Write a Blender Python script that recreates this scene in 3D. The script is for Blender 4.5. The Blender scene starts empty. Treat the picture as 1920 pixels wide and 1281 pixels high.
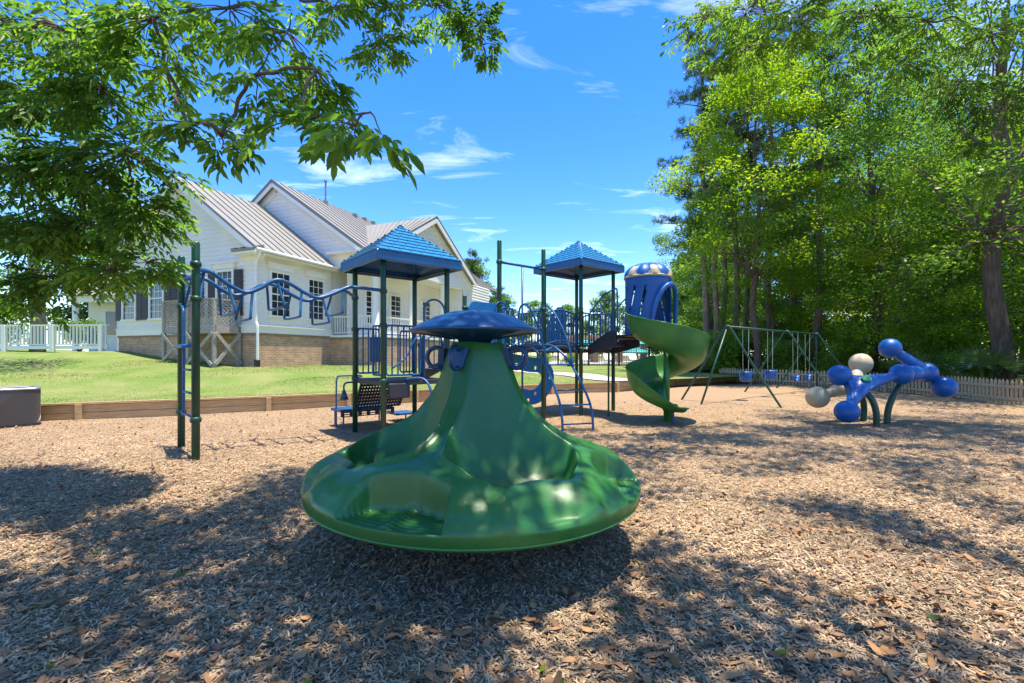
import bpy, bmesh, math, random
import numpy as np
from mathutils import Vector, Matrix
R = math.radians
random.seed(7); rng = np.random.default_rng(7)
scene = bpy.context.scene
col = scene.collection

# ------------------------------------------------------------------ camera, sky, sun, exposure
cam = bpy.data.objects.new('camera', bpy.data.cameras.new('camera')); col.objects.link(cam)
cam.location = (0, 0, 1.5); cam.rotation_euler = (R(90), 0, 0)
cam.data.sensor_width = 36; cam.data.lens = 850 / 1920 * 36
cam.data.shift_y = 24.5 / 1920; cam.data.clip_end = 3000; cam.data.clip_start = 0.05
scene.camera = cam
SUNV = Vector((0.15, -0.03, 1)).normalized()
elev = math.asin(SUNV.z); azim = math.atan2(SUNV.x, SUNV.y)
world = bpy.data.worlds.new('World'); scene.world = world; world.use_nodes = True
wn = world.node_tree; wn.nodes.clear()
def wnode(t): return wn.nodes.new(t)
sky = wnode('ShaderNodeTexSky'); sky.sky_type = 'NISHITA'; sky.sun_disc = False
sky.sun_elevation = elev; sky.sun_rotation = azim; sky.air_density = 1.0; sky.dust_density = 0.3; sky.ozone_density = 3.0
hs = wnode('ShaderNodeHueSaturation'); hs.inputs['Saturation'].default_value = 1.38; hs.inputs['Hue'].default_value = 0.513
bg = wnode('ShaderNodeBackground'); bg.inputs['Strength'].default_value = 0.125
wo = wnode('ShaderNodeOutputWorld')
tc = wnode('ShaderNodeTexCoord'); sep = wnode('ShaderNodeSeparateXYZ')
mx = wnode('ShaderNodeMath'); mx.operation = 'MAXIMUM'; mx.inputs[1].default_value = 0.08
dv = wnode('ShaderNodeVectorMath'); dv.operation = 'DIVIDE'
cb = wnode('ShaderNodeCombineXYZ')
wn.links.new(tc.outputs['Generated'], sep.inputs[0]); wn.links.new(sep.outputs['Z'], mx.inputs[0])
for i in range(3): wn.links.new(mx.outputs[0], cb.inputs[i])
wn.links.new(tc.outputs['Generated'], dv.inputs[0]); wn.links.new(cb.outputs[0], dv.inputs[1])
mp = wnode('ShaderNodeMapping'); mp.inputs['Scale'].default_value = (0.7, 1.6, 1); mp.inputs['Rotation'].default_value = (0, 0, -0.75); mp.inputs['Location'].default_value = (3.1, 1.4, 0)
nz = wnode('ShaderNodeTexNoise'); nz.inputs['Scale'].default_value = 1.5; nz.inputs['Detail'].default_value = 9; nz.inputs['Roughness'].default_value = 0.62; nz.inputs['Distortion'].default_value = 0.7
rp = wnode('ShaderNodeValToRGB'); rp.color_ramp.elements[0].position = 0.56; rp.color_ramp.elements[1].position = 0.95
rp.color_ramp.elements[1].color = (0.75, 0.75, 0.75, 1)
mxc = wnode('ShaderNodeMixRGB'); mxc.inputs[2].default_value = (7.0, 7.3, 7.6, 1)
wn.links.new(dv.outputs[0], mp.inputs[0]); wn.links.new(mp.outputs[0], nz.inputs['Vector']); wn.links.new(nz.outputs[0], rp.inputs[0])
wn.links.new(sky.outputs[0], hs.inputs['Color']); wn.links.new(hs.outputs[0], mxc.inputs[1]); wn.links.new(rp.outputs[0], mxc.inputs[0])
wn.links.new(mxc.outputs[0], bg.inputs[0]); wn.links.new(bg.outputs[0], wo.inputs[0])
sun = bpy.data.objects.new('sun', bpy.data.lights.new('sun', 'SUN')); col.objects.link(sun)
sun.data.energy = 3.3; sun.data.angle = R(0.53); sun.data.color = (1, 0.92, 0.77)
sun.rotation_euler = SUNV.to_track_quat('Z', 'Y').to_euler(); sun.location = (0, 0, 30)
scene.view_settings.view_transform = 'Standard'; scene.view_settings.look = 'None'
scene.view_settings.exposure = 1.55
scene.cycles.diffuse_bounces = 7; scene.view_settings.gamma = 1

# ------------------------------------------------------------------ helpers
def mat(name, c, rough=0.6, var=0.0, scale=8, bump=0.0, bscale=40, c2=None, island=0.0, metal=0, spec=0.5, stretch=None, worn=0.0):
    m = bpy.data.materials.new(name); m.use_nodes = True; nt = m.node_tree; b = nt.nodes['Principled BSDF']
    b.inputs['Roughness'].default_value = rough; b.inputs['Metallic'].default_value = metal
    b.inputs['Specular IOR Level'].default_value = spec
    tcn = nt.nodes.new('ShaderNodeTexCoord'); vec = tcn.outputs['Object']
    if stretch:
        mpn = nt.nodes.new('ShaderNodeMapping'); mpn.inputs['Scale'].default_value = stretch; nt.links.new(vec, mpn.inputs[0]); vec = mpn.outputs[0]
    c2 = c2 or tuple(x * (1 - var) for x in c)
    n = nt.nodes.new('ShaderNodeTexNoise'); n.inputs['Scale'].default_value = scale; n.inputs['Detail'].default_value = 6
    nt.links.new(vec, n.inputs['Vector'])
    rmp = nt.nodes.new('ShaderNodeValToRGB'); rmp.color_ramp.elements[0].position = 0.35; rmp.color_ramp.elements[1].position = 0.65
    rmp.color_ramp.elements[0].color = (*c2, 1); rmp.color_ramp.elements[1].color = (*c, 1)
    nt.links.new(n.outputs[0], rmp.inputs[0]); out = rmp.outputs[0]
    if island:
        g = nt.nodes.new('ShaderNodeNewGeometry'); h = nt.nodes.new('ShaderNodeHueSaturation')
        mr = nt.nodes.new('ShaderNodeMapRange'); mr.inputs[3].default_value = 1 - island; mr.inputs[4].default_value = 1 + island
        nt.links.new(g.outputs['Random Per Island'], mr.inputs[0]); nt.links.new(mr.outputs[0], h.inputs['Value']); nt.links.new(out, h.inputs['Color']); out = h.outputs[0]
    nt.links.new(out, b.inputs['Base Color'])
    if worn:
        n3 = nt.nodes.new('ShaderNodeTexNoise'); n3.inputs['Scale'].default_value = 14; n3.inputs['Detail'].default_value = 8; n3.inputs['Roughness'].default_value = 0.7; nt.links.new(vec, n3.inputs['Vector'])
        m3 = nt.nodes.new('ShaderNodeMapRange'); m3.inputs[1].default_value = 0.35; m3.inputs[2].default_value = 0.7; m3.inputs[3].default_value = rough; m3.inputs[4].default_value = rough + worn
        nt.links.new(n3.outputs[0], m3.inputs[0]); nt.links.new(m3.outputs[0], b.inputs['Roughness'])
        n4 = nt.nodes.new('ShaderNodeTexNoise'); n4.inputs['Scale'].default_value = 5; n4.inputs['Detail'].default_value = 10; n4.inputs['Roughness'].default_value = 0.75; nt.links.new(vec, n4.inputs['Vector'])
        r4 = nt.nodes.new('ShaderNodeValToRGB'); r4.color_ramp.elements[0].position = 0.56; r4.color_ramp.elements[1].position = 0.78; r4.color_ramp.elements[1].color = (0.10, 0.10, 0.10, 1); nt.links.new(n4.outputs[0], r4.inputs[0])
        x4 = nt.nodes.new('ShaderNodeMixRGB'); x4.inputs[2].default_value = (0.30, 0.27, 0.20, 1); nt.links.new(r4.outputs[0], x4.inputs[0]); nt.links.new(out, x4.inputs[1]); nt.links.new(x4.outputs[0], b.inputs['Base Color'])
    if bump:
        n2 = nt.nodes.new('ShaderNodeTexNoise'); n2.inputs['Scale'].default_value = bscale; n2.inputs['Detail'].default_value = 5
        nt.links.new(vec, n2.inputs['Vector'])
        bp = nt.nodes.new('ShaderNodeBump'); bp.inputs['Strength'].default_value = bump; bp.inputs['Distance'].default_value = 0.02
        nt.links.new(n2.outputs[0], bp.inputs['Height']); nt.links.new(bp.outputs[0], b.inputs['Normal'])
    return m

def leafmat(name, cols, trans=0.5, rough=0.45):
    m = bpy.data.materials.new(name); m.use_nodes = True; nt = m.node_tree; nt.nodes.clear()
    o = nt.nodes.new('ShaderNodeOutputMaterial'); g = nt.nodes.new('ShaderNodeNewGeometry'); r = nt.nodes.new('ShaderNodeValToRGB')
    while len(r.color_ramp.elements) < len(cols): r.color_ramp.elements.new(0.5)
    for i, c in enumerate(cols):
        r.color_ramp.elements[i].position = i / (len(cols) - 1); r.color_ramp.elements[i].color = (*c, 1)
    nt.links.new(g.outputs['Random Per Island'], r.inputs[0])
    p = nt.nodes.new('ShaderNodeBsdfPrincipled'); p.inputs['Roughness'].default_value = rough
    t = nt.nodes.new('ShaderNodeBsdfTranslucent'); h = nt.nodes.new('ShaderNodeHueSaturation')
    h.inputs['Value'].default_value = 1.9; h.inputs['Hue'].default_value = 0.485; h.inputs['Saturation'].default_value = 1.1
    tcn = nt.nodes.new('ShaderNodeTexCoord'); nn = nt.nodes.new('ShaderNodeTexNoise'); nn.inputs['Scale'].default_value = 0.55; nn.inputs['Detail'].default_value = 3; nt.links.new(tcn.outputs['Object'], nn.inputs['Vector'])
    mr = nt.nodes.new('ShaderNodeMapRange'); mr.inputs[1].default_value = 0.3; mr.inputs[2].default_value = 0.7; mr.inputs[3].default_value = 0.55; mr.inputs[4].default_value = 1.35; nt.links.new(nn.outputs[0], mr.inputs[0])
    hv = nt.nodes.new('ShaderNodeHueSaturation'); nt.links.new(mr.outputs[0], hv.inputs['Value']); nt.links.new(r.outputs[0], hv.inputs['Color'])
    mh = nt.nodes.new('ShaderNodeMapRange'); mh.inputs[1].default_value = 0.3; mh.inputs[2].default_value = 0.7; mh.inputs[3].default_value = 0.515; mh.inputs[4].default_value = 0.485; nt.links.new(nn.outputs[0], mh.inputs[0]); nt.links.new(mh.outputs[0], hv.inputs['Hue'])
    nt.links.new(hv.outputs[0], p.inputs['Base Color']); nt.links.new(hv.outputs[0], h.inputs['Color']); nt.links.new(h.outputs[0], t.inputs[0])
    ms = nt.nodes.new('ShaderNodeMixShader'); ms.inputs[0].default_value = trans
    nt.links.new(p.outputs[0], ms.inputs[1]); nt.links.new(t.outputs[0], ms.inputs[2]); nt.links.new(ms.outputs[0], o.inputs[0])
    return m

def mk(name, verts, faces, m, parent=None, smooth=False, org=None):
    me = bpy.data.meshes.new(name)
    if org is None: org = Vector(parent['_o']) if parent is not None and '_o' in parent else Vector((0, 0, 0))
    v = np.asarray(verts, dtype=np.float64).reshape(-1, 3) - np.array(org)
    if isinstance(faces, np.ndarray):
        k = faces.shape[1]; nf = len(faces)
        me.vertices.add(len(v)); me.vertices.foreach_set('co', v.astype(np.float32).ravel())
        me.loops.add(nf * k); me.loops.foreach_set('vertex_index', faces.astype(np.int32).ravel())
        me.polygons.add(nf); me.polygons.foreach_set('loop_start', np.arange(0, nf * k, k, dtype=np.int32))
        me.update(calc_edges=True)
    else:
        me.from_pydata([tuple(p) for p in v], [], faces)
    me.materials.append(m)
    if smooth: me.polygons.foreach_set('use_smooth', [True] * len(me.polygons))
    me.update()
    o = bpy.data.objects.new(name, me); col.objects.link(o)
    if parent is not None: o.parent = parent; o['_o'] = tuple(org)
    else: o['_o'] = (0, 0, 0)
    return o
def inst(name, src, loc, rot, parent, scale=(1, 1, 1)):
    """another object on shared mesh data; loc in world coordinates"""
    o = bpy.data.objects.new(name, src if isinstance(src, bpy.types.Mesh) else src.data); col.objects.link(o)
    org = Vector(parent['_o']); o.parent = parent; o['_o'] = tuple(org)
    o.matrix_local = Matrix.LocRotScale(Vector(loc) - org, rot, Vector(scale))
    return o
def tag(o, label, cat, group=None, kind=None):
    if label: o['label'] = label
    if cat: o['category'] = cat
    if group: o['group'] = group
    if kind: o['kind'] = kind
    return o
def thing(name, label, cat, loc, group=None):
    o = bpy.data.objects.new(name, None); col.objects.link(o); o.location = loc; o['_o'] = tuple(loc)
    o.empty_display_size = 0.1
    return tag(o, label, cat, group)
def join(parts):
    V = []; F = []; n = 0
    for v, f in parts:
        V.extend([tuple(p) for p in v]); F.extend([tuple(i + n for i in q) for q in f]); n += len(v)
    return V, F
def boxa(c, ax, ay, az, sx, sy, sz):
    c = Vector(c); ax = Vector(ax).normalized() * sx / 2; ay = Vector(ay).normalized() * sy / 2; az = Vector(az).normalized() * sz / 2
    v = [c + ax * i + ay * j + az * k for i in (-1, 1) for j in (-1, 1) for k in (-1, 1)]
    f = [(0, 1, 3, 2), (4, 6, 7, 5), (0, 4, 5, 1), (2, 3, 7, 6), (0, 2, 6, 4), (1, 5, 7, 3)]
    return v, f
def box(c, s): return boxa(c, (1, 0, 0), (0, 1, 0), (0, 0, 1), *s)
def beam(a, b, w, h, up=(0, 0, 1)):
    a = Vector(a); b = Vector(b); d = (b - a); up = Vector(up); s = d.cross(up)
    if s.length < 1e-5: s = d.cross(Vector((1, 0.3, 0)))
    u = s.cross(d); return boxa((a + b) / 2, d, s, u, d.length, w, h)
def tube(pts, r, n=10, closed=False, caps=True):
    P = [Vector(p) for p in pts]; N = len(P); rs = r if isinstance(r, (list, tuple)) else [r] * N
    T = []
    for i in range(N):
        a = P[i - 1] if (i or closed) else P[i]; b = P[(i + 1) % N] if (i < N - 1 or closed) else P[i]
        T.append((b - a).normalized())
    x = T[0].cross(Vector((0, 0, 1)))
    if x.length < 1e-3: x = T[0].cross(Vector((1, 0, 0)))
    x.normalize(); V = []; F = []
    for i in range(N):
        x = (x - T[i] * x.dot(T[i])).normalized(); y = T[i].cross(x)
        for k in range(n):
            a = 2 * math.pi * k / n; V.append(P[i] + (x * math.cos(a) + y * math.sin(a)) * rs[i])
    M = N if closed else N - 1
    for i in range(M):
        for k in range(n):
            j = (i + 1) % N; F.append((i * n + k, i * n + (k + 1) % n, j * n + (k + 1) % n, j * n + k))
    if caps and not closed:
        F.append(tuple(range(n))[::-1]); F.append(tuple((N - 1) * n + k for k in range(n)))
    return V, F
def lathe(prof, c=(0, 0, 0), n=32):
    V = []; F = []; c = Vector(c)
    for (r, z) in prof:
        for k in range(n):
            a = 2 * math.pi * k / n; V.append(c + Vector((r * math.cos(a), r * math.sin(a), z)))
    for i in range(len(prof) - 1):
        for k in range(n):
            F.append((i * n + k, i * n + (k + 1) % n, (i + 1) * n + (k + 1) % n, (i + 1) * n + k))
    return V, F
def sphere(c, r, n=20, sq=(1, 1, 1)):
    prof = [(max(1e-4, math.sin(math.pi * i / (n // 2))) * r, -math.cos(math.pi * i / (n // 2)) * r) for i in range(n // 2 + 1)]
    V, F = lathe(prof, (0, 0, 0), n); c = Vector(c)
    return [c + Vector((v.x * sq[0], v.y * sq[1], v.z * sq[2])) for v in V], F
def smooth_path(pts, k=6):
    P = [Vector(p) for p in pts]; out = []
    for i in range(len(P) - 1):
        p0 = P[max(i - 1, 0)]; p1 = P[i]; p2 = P[i + 1]; p3 = P[min(i + 2, len(P) - 1)]
        for j in range(k):
            t = j / k
            out.append(0.5 * ((2 * p1) + (p2 - p0) * t + (2 * p0 - 5 * p1 + 4 * p2 - p3) * t * t + (3 * p1 - p0 - 3 * p2 + p3) * t ** 3))
    out.append(P[-1]); return out
def bevel(o, w=0.01, seg=2):
    b = o.modifiers.new('bevel', 'BEVEL'); b.width = w; b.segments = seg; b.limit_method = 'ANGLE'; return o
def at(px, py, d): return Vector(((px - 960) / 850 * d, d, 1.5 - (py - 665) / 850 * d))   # where a sight line of the survey photo reaches depth d

# ------------------------------------------------------------------ materials
M = {}
M['mulch'] = mat('mulch', (0.42, 0.285, 0.165), 0.95, c2=(0.23, 0.155, 0.09), scale=34, bump=0.9, bscale=60, spec=0.2)
M['chip'] = mat('wood_chip', (0.46, 0.325, 0.20), 0.9, c2=(0.25, 0.18, 0.115), scale=0.9, island=0.6, spec=0.2)
M['dryleaf'] = mat('dry_leaf', (0.34, 0.17, 0.07), 0.8, c2=(0.19, 0.115, 0.07), scale=2.5, island=0.45, spec=0.3)
M['lawn'] = mat('lawn', (0.13, 0.205, 0.042), 0.95, c2=(0.22, 0.235, 0.085), scale=0.9, bump=0.8, bscale=45, spec=0.1)
M['blade'] = mat('grass_blade', (0.17, 0.24, 0.055), 0.8, c2=(0.28, 0.27, 0.11), scale=0.9, island=0.3, spec=0.2)
M['litter'] = mat('woodland_litter', (0.13, 0.12, 0.05), 0.95, c2=(0.10, 0.075, 0.045), scale=1.5, bump=0.8, bscale=20)
M['concrete'] = mat('concrete', (0.48, 0.46, 0.43), 0.9, var=0.15, scale=3, bump=0.2)
M['timber'] = mat('timber', (0.56, 0.38, 0.19), 0.85, c2=(0.40, 0.26, 0.125), scale=5, bump=0.4, bscale=25, stretch=(1, 1, 7), island=0.1)
M['oldwood'] = mat('weathered_wood', (0.42, 0.37, 0.30), 0.9, c2=(0.28, 0.25, 0.21), scale=9, bump=0.4, bscale=30, stretch=(1, 1, 3))
M['picket'] = mat('picket_wood', (0.54, 0.42, 0.26), 0.9, c2=(0.36, 0.275, 0.165), scale=8, bump=0.3, stretch=(4, 4, 1))
M['white'] = mat('white_paint', (0.85, 0.82, 0.74), 0.6, var=0.06, scale=1.2, bump=0.05)
M['siding'] = mat('white_siding', (0.85, 0.82, 0.74), 0.65, var=0.07, scale=0.8, bump=0.05, bscale=15)
M['roofmetal'] = mat('roof_metal', (0.265, 0.25, 0.215), 0.6, var=0.12, scale=0.7, spec=0.5)
M['trim'] = mat('dark_trim', (0.10, 0.085, 0.075), 0.6)
M['shutter'] = mat('dark_shutter', (0.035, 0.03, 0.035), 0.55)
M['glass'] = mat('window_glass', (0.035, 0.045, 0.06), 0.05, var=0.5, scale=1.5, spec=0.9)
M['green'] = mat('green_steel', (0.006, 0.062, 0.038), 0.35, worn=0.2, var=0.25, scale=6)
M['blue'] = mat('blue_steel', (0.003, 0.085, 0.24), 0.33, worn=0.2, var=0.2, scale=5)
M['bluepl'] = mat('blue_plastic', (0.002, 0.088, 0.34), 0.34, worn=0.2, var=0.12, scale=3, bump=0.05, bscale=120)
M['navy'] = mat('navy_plastic', (0.003, 0.048, 0.14), 0.38, var=0.15, scale=3, bump=0.04, bscale=150)
M['roofpl'] = mat('roof_plastic', (0.004, 0.075, 0.24), 0.32, c2=(0.006, 0.095, 0.28), scale=2)
M['shingle'] = mat('shingle_plastic', (0.04, 0.24, 0.44), 0.28, c2=(0.02, 0.16, 0.36), scale=2)
M['deck'] = mat('coated_deck', (0.03, 0.03, 0.042), 0.6, var=0.3, scale=9)
M['spin'] = mat('green_plastic', (0.030, 0.150, 0.030), 0.25, c2=(0.020, 0.110, 0.024), worn=0.22, scale=1.1, bump=0.06, bscale=180)
M['slide'] = mat('slide_plastic', (0.055, 0.22, 0.035), 0.3, c2=(0.03, 0.145, 0.03), worn=0.2, scale=1.5, bump=0.04, bscale=120)
M['beige'] = mat('beige_plastic', (0.50, 0.41, 0.26), 0.45, worn=0.2, var=0.15, scale=3, bump=0.04)
M['chrome'] = mat('galvanised', (0.45, 0.46, 0.47), 0.35, metal=0.8)
M['black'] = mat('black_metal', (0.018, 0.018, 0.02), 0.45)
M['rubber'] = mat('black_rubber', (0.015, 0.015, 0.017), 0.7)
M['bark'] = mat('bark', (0.15, 0.105, 0.075), 0.95, c2=(0.07, 0.05, 0.035), scale=6, bump=1.0, bscale=14, stretch=(2, 2, 0.4))
M['pinebark'] = mat('pine_bark', (0.30, 0.215, 0.165), 0.95, c2=(0.15, 0.10, 0.075), scale=4, bump=1.0, bscale=10, stretch=(2, 2, 0.5))
M['twig'] = mat('twig_bark', (0.11, 0.085, 0.06), 0.9, var=0.3)
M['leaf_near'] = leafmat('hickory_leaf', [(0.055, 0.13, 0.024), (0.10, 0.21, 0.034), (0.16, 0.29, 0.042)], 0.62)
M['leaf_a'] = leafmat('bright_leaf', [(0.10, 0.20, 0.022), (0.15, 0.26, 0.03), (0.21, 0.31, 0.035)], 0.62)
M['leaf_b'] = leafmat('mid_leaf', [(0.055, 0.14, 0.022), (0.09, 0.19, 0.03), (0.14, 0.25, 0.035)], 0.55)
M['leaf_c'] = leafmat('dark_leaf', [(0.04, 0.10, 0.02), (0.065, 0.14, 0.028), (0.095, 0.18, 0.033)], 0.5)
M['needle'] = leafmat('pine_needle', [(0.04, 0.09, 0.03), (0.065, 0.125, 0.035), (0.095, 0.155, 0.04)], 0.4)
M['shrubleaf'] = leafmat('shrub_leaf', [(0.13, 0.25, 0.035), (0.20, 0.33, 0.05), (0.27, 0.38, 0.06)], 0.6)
M['palm'] = leafmat('palm_leaf', [(0.05, 0.11, 0.03), (0.08, 0.15, 0.045)], 0.35)
M['dots'] = mat('dotted_panel_plastic', (0.006, 0.17, 0.45), 0.36, var=0.12)
M['teal'] = mat('teal_fabric', (0.05, 0.42, 0.40), 0.8, var=0.1)
M['brickpier'] = mat('tan_brick', (0.36, 0.24, 0.16), 0.9, var=0.35, scale=12, bump=0.3)
M['lime'] = mat('green_badge', (0.01, 0.16, 0.05), 0.5)
def brickmat():
    m = bpy.data.materials.new('brick'); m.use_nodes = True; nt = m.node_tree; b = nt.nodes['Principled BSDF']; b.inputs['Roughness'].default_value = 0.9
    u = nt.nodes.new('ShaderNodeUVMap'); t = nt.nodes.new('ShaderNodeTexBrick')
    t.inputs['Color1'].default_value = (0.36, 0.23, 0.145, 1); t.inputs['Color2'].default_value = (0.25, 0.15, 0.095, 1); t.inputs['Mortar'].default_value = (0.42, 0.37, 0.30, 1)
    t.inputs['Scale'].default_value = 1; t.inputs['Mortar Size'].default_value = 0.006; t.inputs['Brick Width'].default_value = 0.21; t.inputs['Row Height'].default_value = 0.07
    nt.links.new(u.outputs[0], t.inputs['Vector'])
    n = nt.nodes.new('ShaderNodeTexNoise'); n.inputs['Scale'].default_value = 3; mm = nt.nodes.new('ShaderNodeMixRGB'); mm.blend_type = 'MULTIPLY'; mm.inputs[0].default_value = 0.5
    nt.links.new(u.outputs[0], n.inputs['Vector']); nt.links.new(t.outputs[0], mm.inputs[1]); nt.links.new(n.outputs[0], mm.inputs[2])
    hh = nt.nodes.new('ShaderNodeHueSaturation'); hh.inputs['Value'].default_value = 2.0; hh.inputs['Saturation'].default_value = 1.15; nt.links.new(mm.outputs[0], hh.inputs['Color'])
    nt.links.new(hh.outputs[0], b.inputs['Base Color'])
    bp = nt.nodes.new('ShaderNodeBump'); bp.inputs['Strength'].default_value = 0.6; bp.inputs['Distance'].default_value = 0.01; bp.invert = True
    nt.links.new(t.outputs['Fac'], bp.inputs['Height']); nt.links.new(bp.outputs[0], b.inputs['Normal']); return m
M['brick'] = brickmat()

# ------------------------------------------------------------------ terrain
def gz(x, y):
    """height of the mulch: a little lower round the towers, a little higher by the ladder posts"""
    z = -0.065 * math.exp(-((x + 0.5) ** 2 / 14 + (y - 10.2) ** 2 / 5)) + 0.10 * math.exp(-((x + 4.7) ** 2 + (y - 6.3) ** 2) / 2.2)
    return z + 0.015 * math.sin(1.7 * x + 0.4) * math.sin(1.3 * y)
WALL = [(-22, 6.4), (-13.5, 8.9), (-9.96, 10.45), (-6.5, 12.1), (-3.03, 14.3), (1.5, 17.2), (4.2, 18.3), (8.0, 22.2), (10.3, 23.7), (11.9, 25.2)]
CT = [(-9.6, 17, 1.04), (-17.4, 20, 1.66), (-8.2, 20.5, 1.05), (-5.9, 19.6, 1.04), (-13, 18.4, 1.3), (-24, 20, 1.72), (-22, 12, 1.15), (-16, 12.5, 0.95),
      (-6, 15, 0.75), (-1, 20, 0.72), (3, 22, 0.55), (0, 30, 0.62), (8, 30, 0.6), (2, 36, 0.64), (12, 34, 0.6), (-12, 30, 1.2), (-30, 26, 1.9), (0, 60, 0.7), (-30, 50, 1.6), (20, 45, 0.6)]
WS = []
for i in range(len(WALL) - 1):
    a = Vector(WALL[i]); b = Vector(WALL[i + 1]); n = max(2, int((b - a).length / 0.5))
    for k in range(n): WS.append(a.lerp(b, k / n))
WS.append(Vector(WALL[-1]))
CA = np.array([(p.x, p.y, 0.40) for p in WS[::3]] + CT)
def lz(x, y):
    d2 = (CA[:, 0] - x) ** 2 + (CA[:, 1] - y) ** 2 + 0.05
    w = 1 / d2 ** 1.6; return float((w * CA[:, 2]).sum() / w.sum())
def grid(name, xs, ys, f, m):
    V = [(x, y, f(x, y)) for y in ys for x in xs]; nx = len(xs)
    F = [(j * nx + i, j * nx + i + 1, (j + 1) * nx + i + 1, (j + 1) * nx + i) for j in range(len(ys) - 1) for i in range(nx - 1)]
    return mk(name, V, F, m, smooth=True)
o = grid('woodland_ground', np.linspace(-900, 900, 25), np.linspace(-900, 900, 25), lambda x, y: -0.25, M['litter']); tag(o, None, None, kind='structure')
o = grid('mulch_ground', np.linspace(-24, 26, 126), np.linspace(-8, 27, 101), gz, M['mulch']); tag(o, None, None, kind='structure')
V = []; TT = [0, 0.4, 1, 1.8, 3, 4.5, 6, 8, 10.5, 13.5, 17, 22, 30, 45, 80]
for p in WS:
    d = Vector((p.x * 0.35, 1.0)).normalized() if p.x < 6 else Vector((0.15, 1)).normalized()
    for t in TT:
        q = p + d * (t + 0.06); V.append((q.x, q.y, lz(q.x, q.y) if t > 0 else 0.40))
nt_ = len(TT); F = [(i * nt_ + j, (i + 1) * nt_ + j, (i + 1) * nt_ + j + 1, i * nt_ + j + 1) for i in range(len(WS) - 1) for j in range(nt_ - 1)]
o = mk('lawn', V, F, M['lawn'], smooth=True); tag(o, None, None, kind='structure')
# concrete path laid over the lawn
PP = smooth_path([(4.9, 18.7, 0), (3.4, 20.9, 0), (1.14, 24.3, 0), (-0.2, 30, 0), (-2.5, 36, 0)], 8); V = []
for i, p in enumerate(PP):
    t = (PP[min(i + 1, len(PP) - 1)] - PP[max(i - 1, 0)]).normalized(); s = Vector((t.y, -t.x, 0))
    for k in range(7):
        q = p + s * (k / 6 - 0.5) * 1.9; V.append((q.x, q.y, lz(q.x, q.y) + 0.035))
F = [(i * 7 + j, i * 7 + j + 1, (i + 1) * 7 + j + 1, (i + 1) * 7 + j) for i in range(len(PP) - 1) for j in range(6)]
tag(mk('concrete_path', V, F, M['concrete'], smooth=True), None, None, kind='structure')
tag(mk('pool_deck', *box((6, 48, 0.66), (44, 24, 0.1)), M['concrete']), None, None, kind='structure')

# scattered wood chips, dry leaves, grass (uncountable)
def frame(n, dirs, tilt):
    """orthonormal frames for n flat pieces lying roughly on the ground"""
    a = rng.uniform(0, 2 * np.pi, n); ax = np.stack([np.cos(a), np.sin(a), rng.normal(0, tilt, n)], 1); ax /= np.linalg.norm(ax, axis=1)[:, None]
    up = np.stack([rng.normal(0, tilt, n), rng.normal(0, tilt, n), np.ones(n)], 1)
    sd = np.cross(up, ax); sd /= np.linalg.norm(sd, axis=1)[:, None]; return ax, sd, np.cross(ax, sd)
gzv = np.vectorize(gz)
def scatter_xy(n, d0, d1, power=1.0):
    d = d0 * (d1 / d0) ** (rng.uniform(0, 1, n) ** power); x = rng.uniform(-1.25, 1.25, n) * d; return x, d
wx = np.array([w[0] for w in WALL]); wy = np.array([w[1] for w in WALL])
def chips(name, n, d0, d1, L, W, m, tilt, lift, label, cat, curl=0.15, power=1.0):
    x, y = scatter_xy(n, d0, d1, power); ok = (y < np.interp(x, wx, wy) - 0.15) & (x < 13.5); x = x[ok]; y = y[ok]; n = len(x)
    ax, sd, up = frame(n, None, tilt); l = rng.uniform(0.4, 1.0, n)[:, None] * L; w = rng.uniform(0.5, 1.0, n)[:, None] * W
    c = np.stack([x, y, gzv(x, y) + rng.uniform(0.2, 1, n) * lift], 1); cu = up * rng.uniform(-1, 1, n)[:, None] * curl * l
    V = np.stack([c - ax * l / 2 - sd * w * .35 + cu, c - ax * l / 2 + sd * w * .3 + cu, c - sd * w / 2, c + sd * w / 2, c + ax * l / 2 - sd * w * .25 + cu * .6, c + ax * l / 2 + sd * w * .3 + cu * .6], 1).reshape(-1, 3)
    b = np.arange(n)[:, None] * 6; F = np.concatenate([b + np.array([0, 2, 3, 1]), b + np.array([2, 4, 5, 3])])
    return tag(mk(name, V, F, m), label, cat, kind='stuff')
chips('wood_chips', 240000, 1.9, 15, 0.054, 0.012, M['chip'], 0.25, 0.022, 'tan shredded wood chips covering the playground floor', 'mulch', power=0.8)
chips('dry_leaves', 3800, 1.9, 14, 0.095, 0.045, M['dryleaf'], 0.28, 0.035, 'fallen brown leaves scattered over the wood chips', 'dead leaves', 0.3)
chips('green_fallen_leaves', 40, 2, 9, 0.08, 0.04, M['leaf_a'], 0.25, 0.04, 'few fresh green leaves lying on the wood chips', 'leaves', 0.2)
n = 110000; i = rng.integers(0, len(WS) - 1, n); base = np.array([(p.x, p.y) for p in WS]); t = rng.uniform(0, 1, n) ** 1.3 * 9; fr = rng.uniform(0, 1, n)
bx = base[i, 0] * (1 - fr) + base[np.minimum(i + 1, len(WS) - 1), 0] * fr; by = base[i, 1] * (1 - fr) + base[np.minimum(i + 1, len(WS) - 1), 1] * fr + 0.1 + t
ok = (bx < 7) & (bx > -19); bx = bx[ok]; by = by[ok]; n = len(bx); bz = np.array([lz(a, b) for a, b in zip(bx, by)]) - 0.01
a = rng.uniform(0, 2 * np.pi, n); hgt = rng.uniform(0.015, 0.04, n); wd = 0.008
V = np.stack([np.stack([bx - np.cos(a) * wd, by - np.sin(a) * wd, bz], 1), np.stack([bx + np.cos(a) * wd, by + np.sin(a) * wd, bz], 1), np.stack([bx + rng.normal(0, .03, n), by + rng.normal(0, .03, n), bz + hgt], 1)], 1).reshape(-1, 3)
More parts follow.
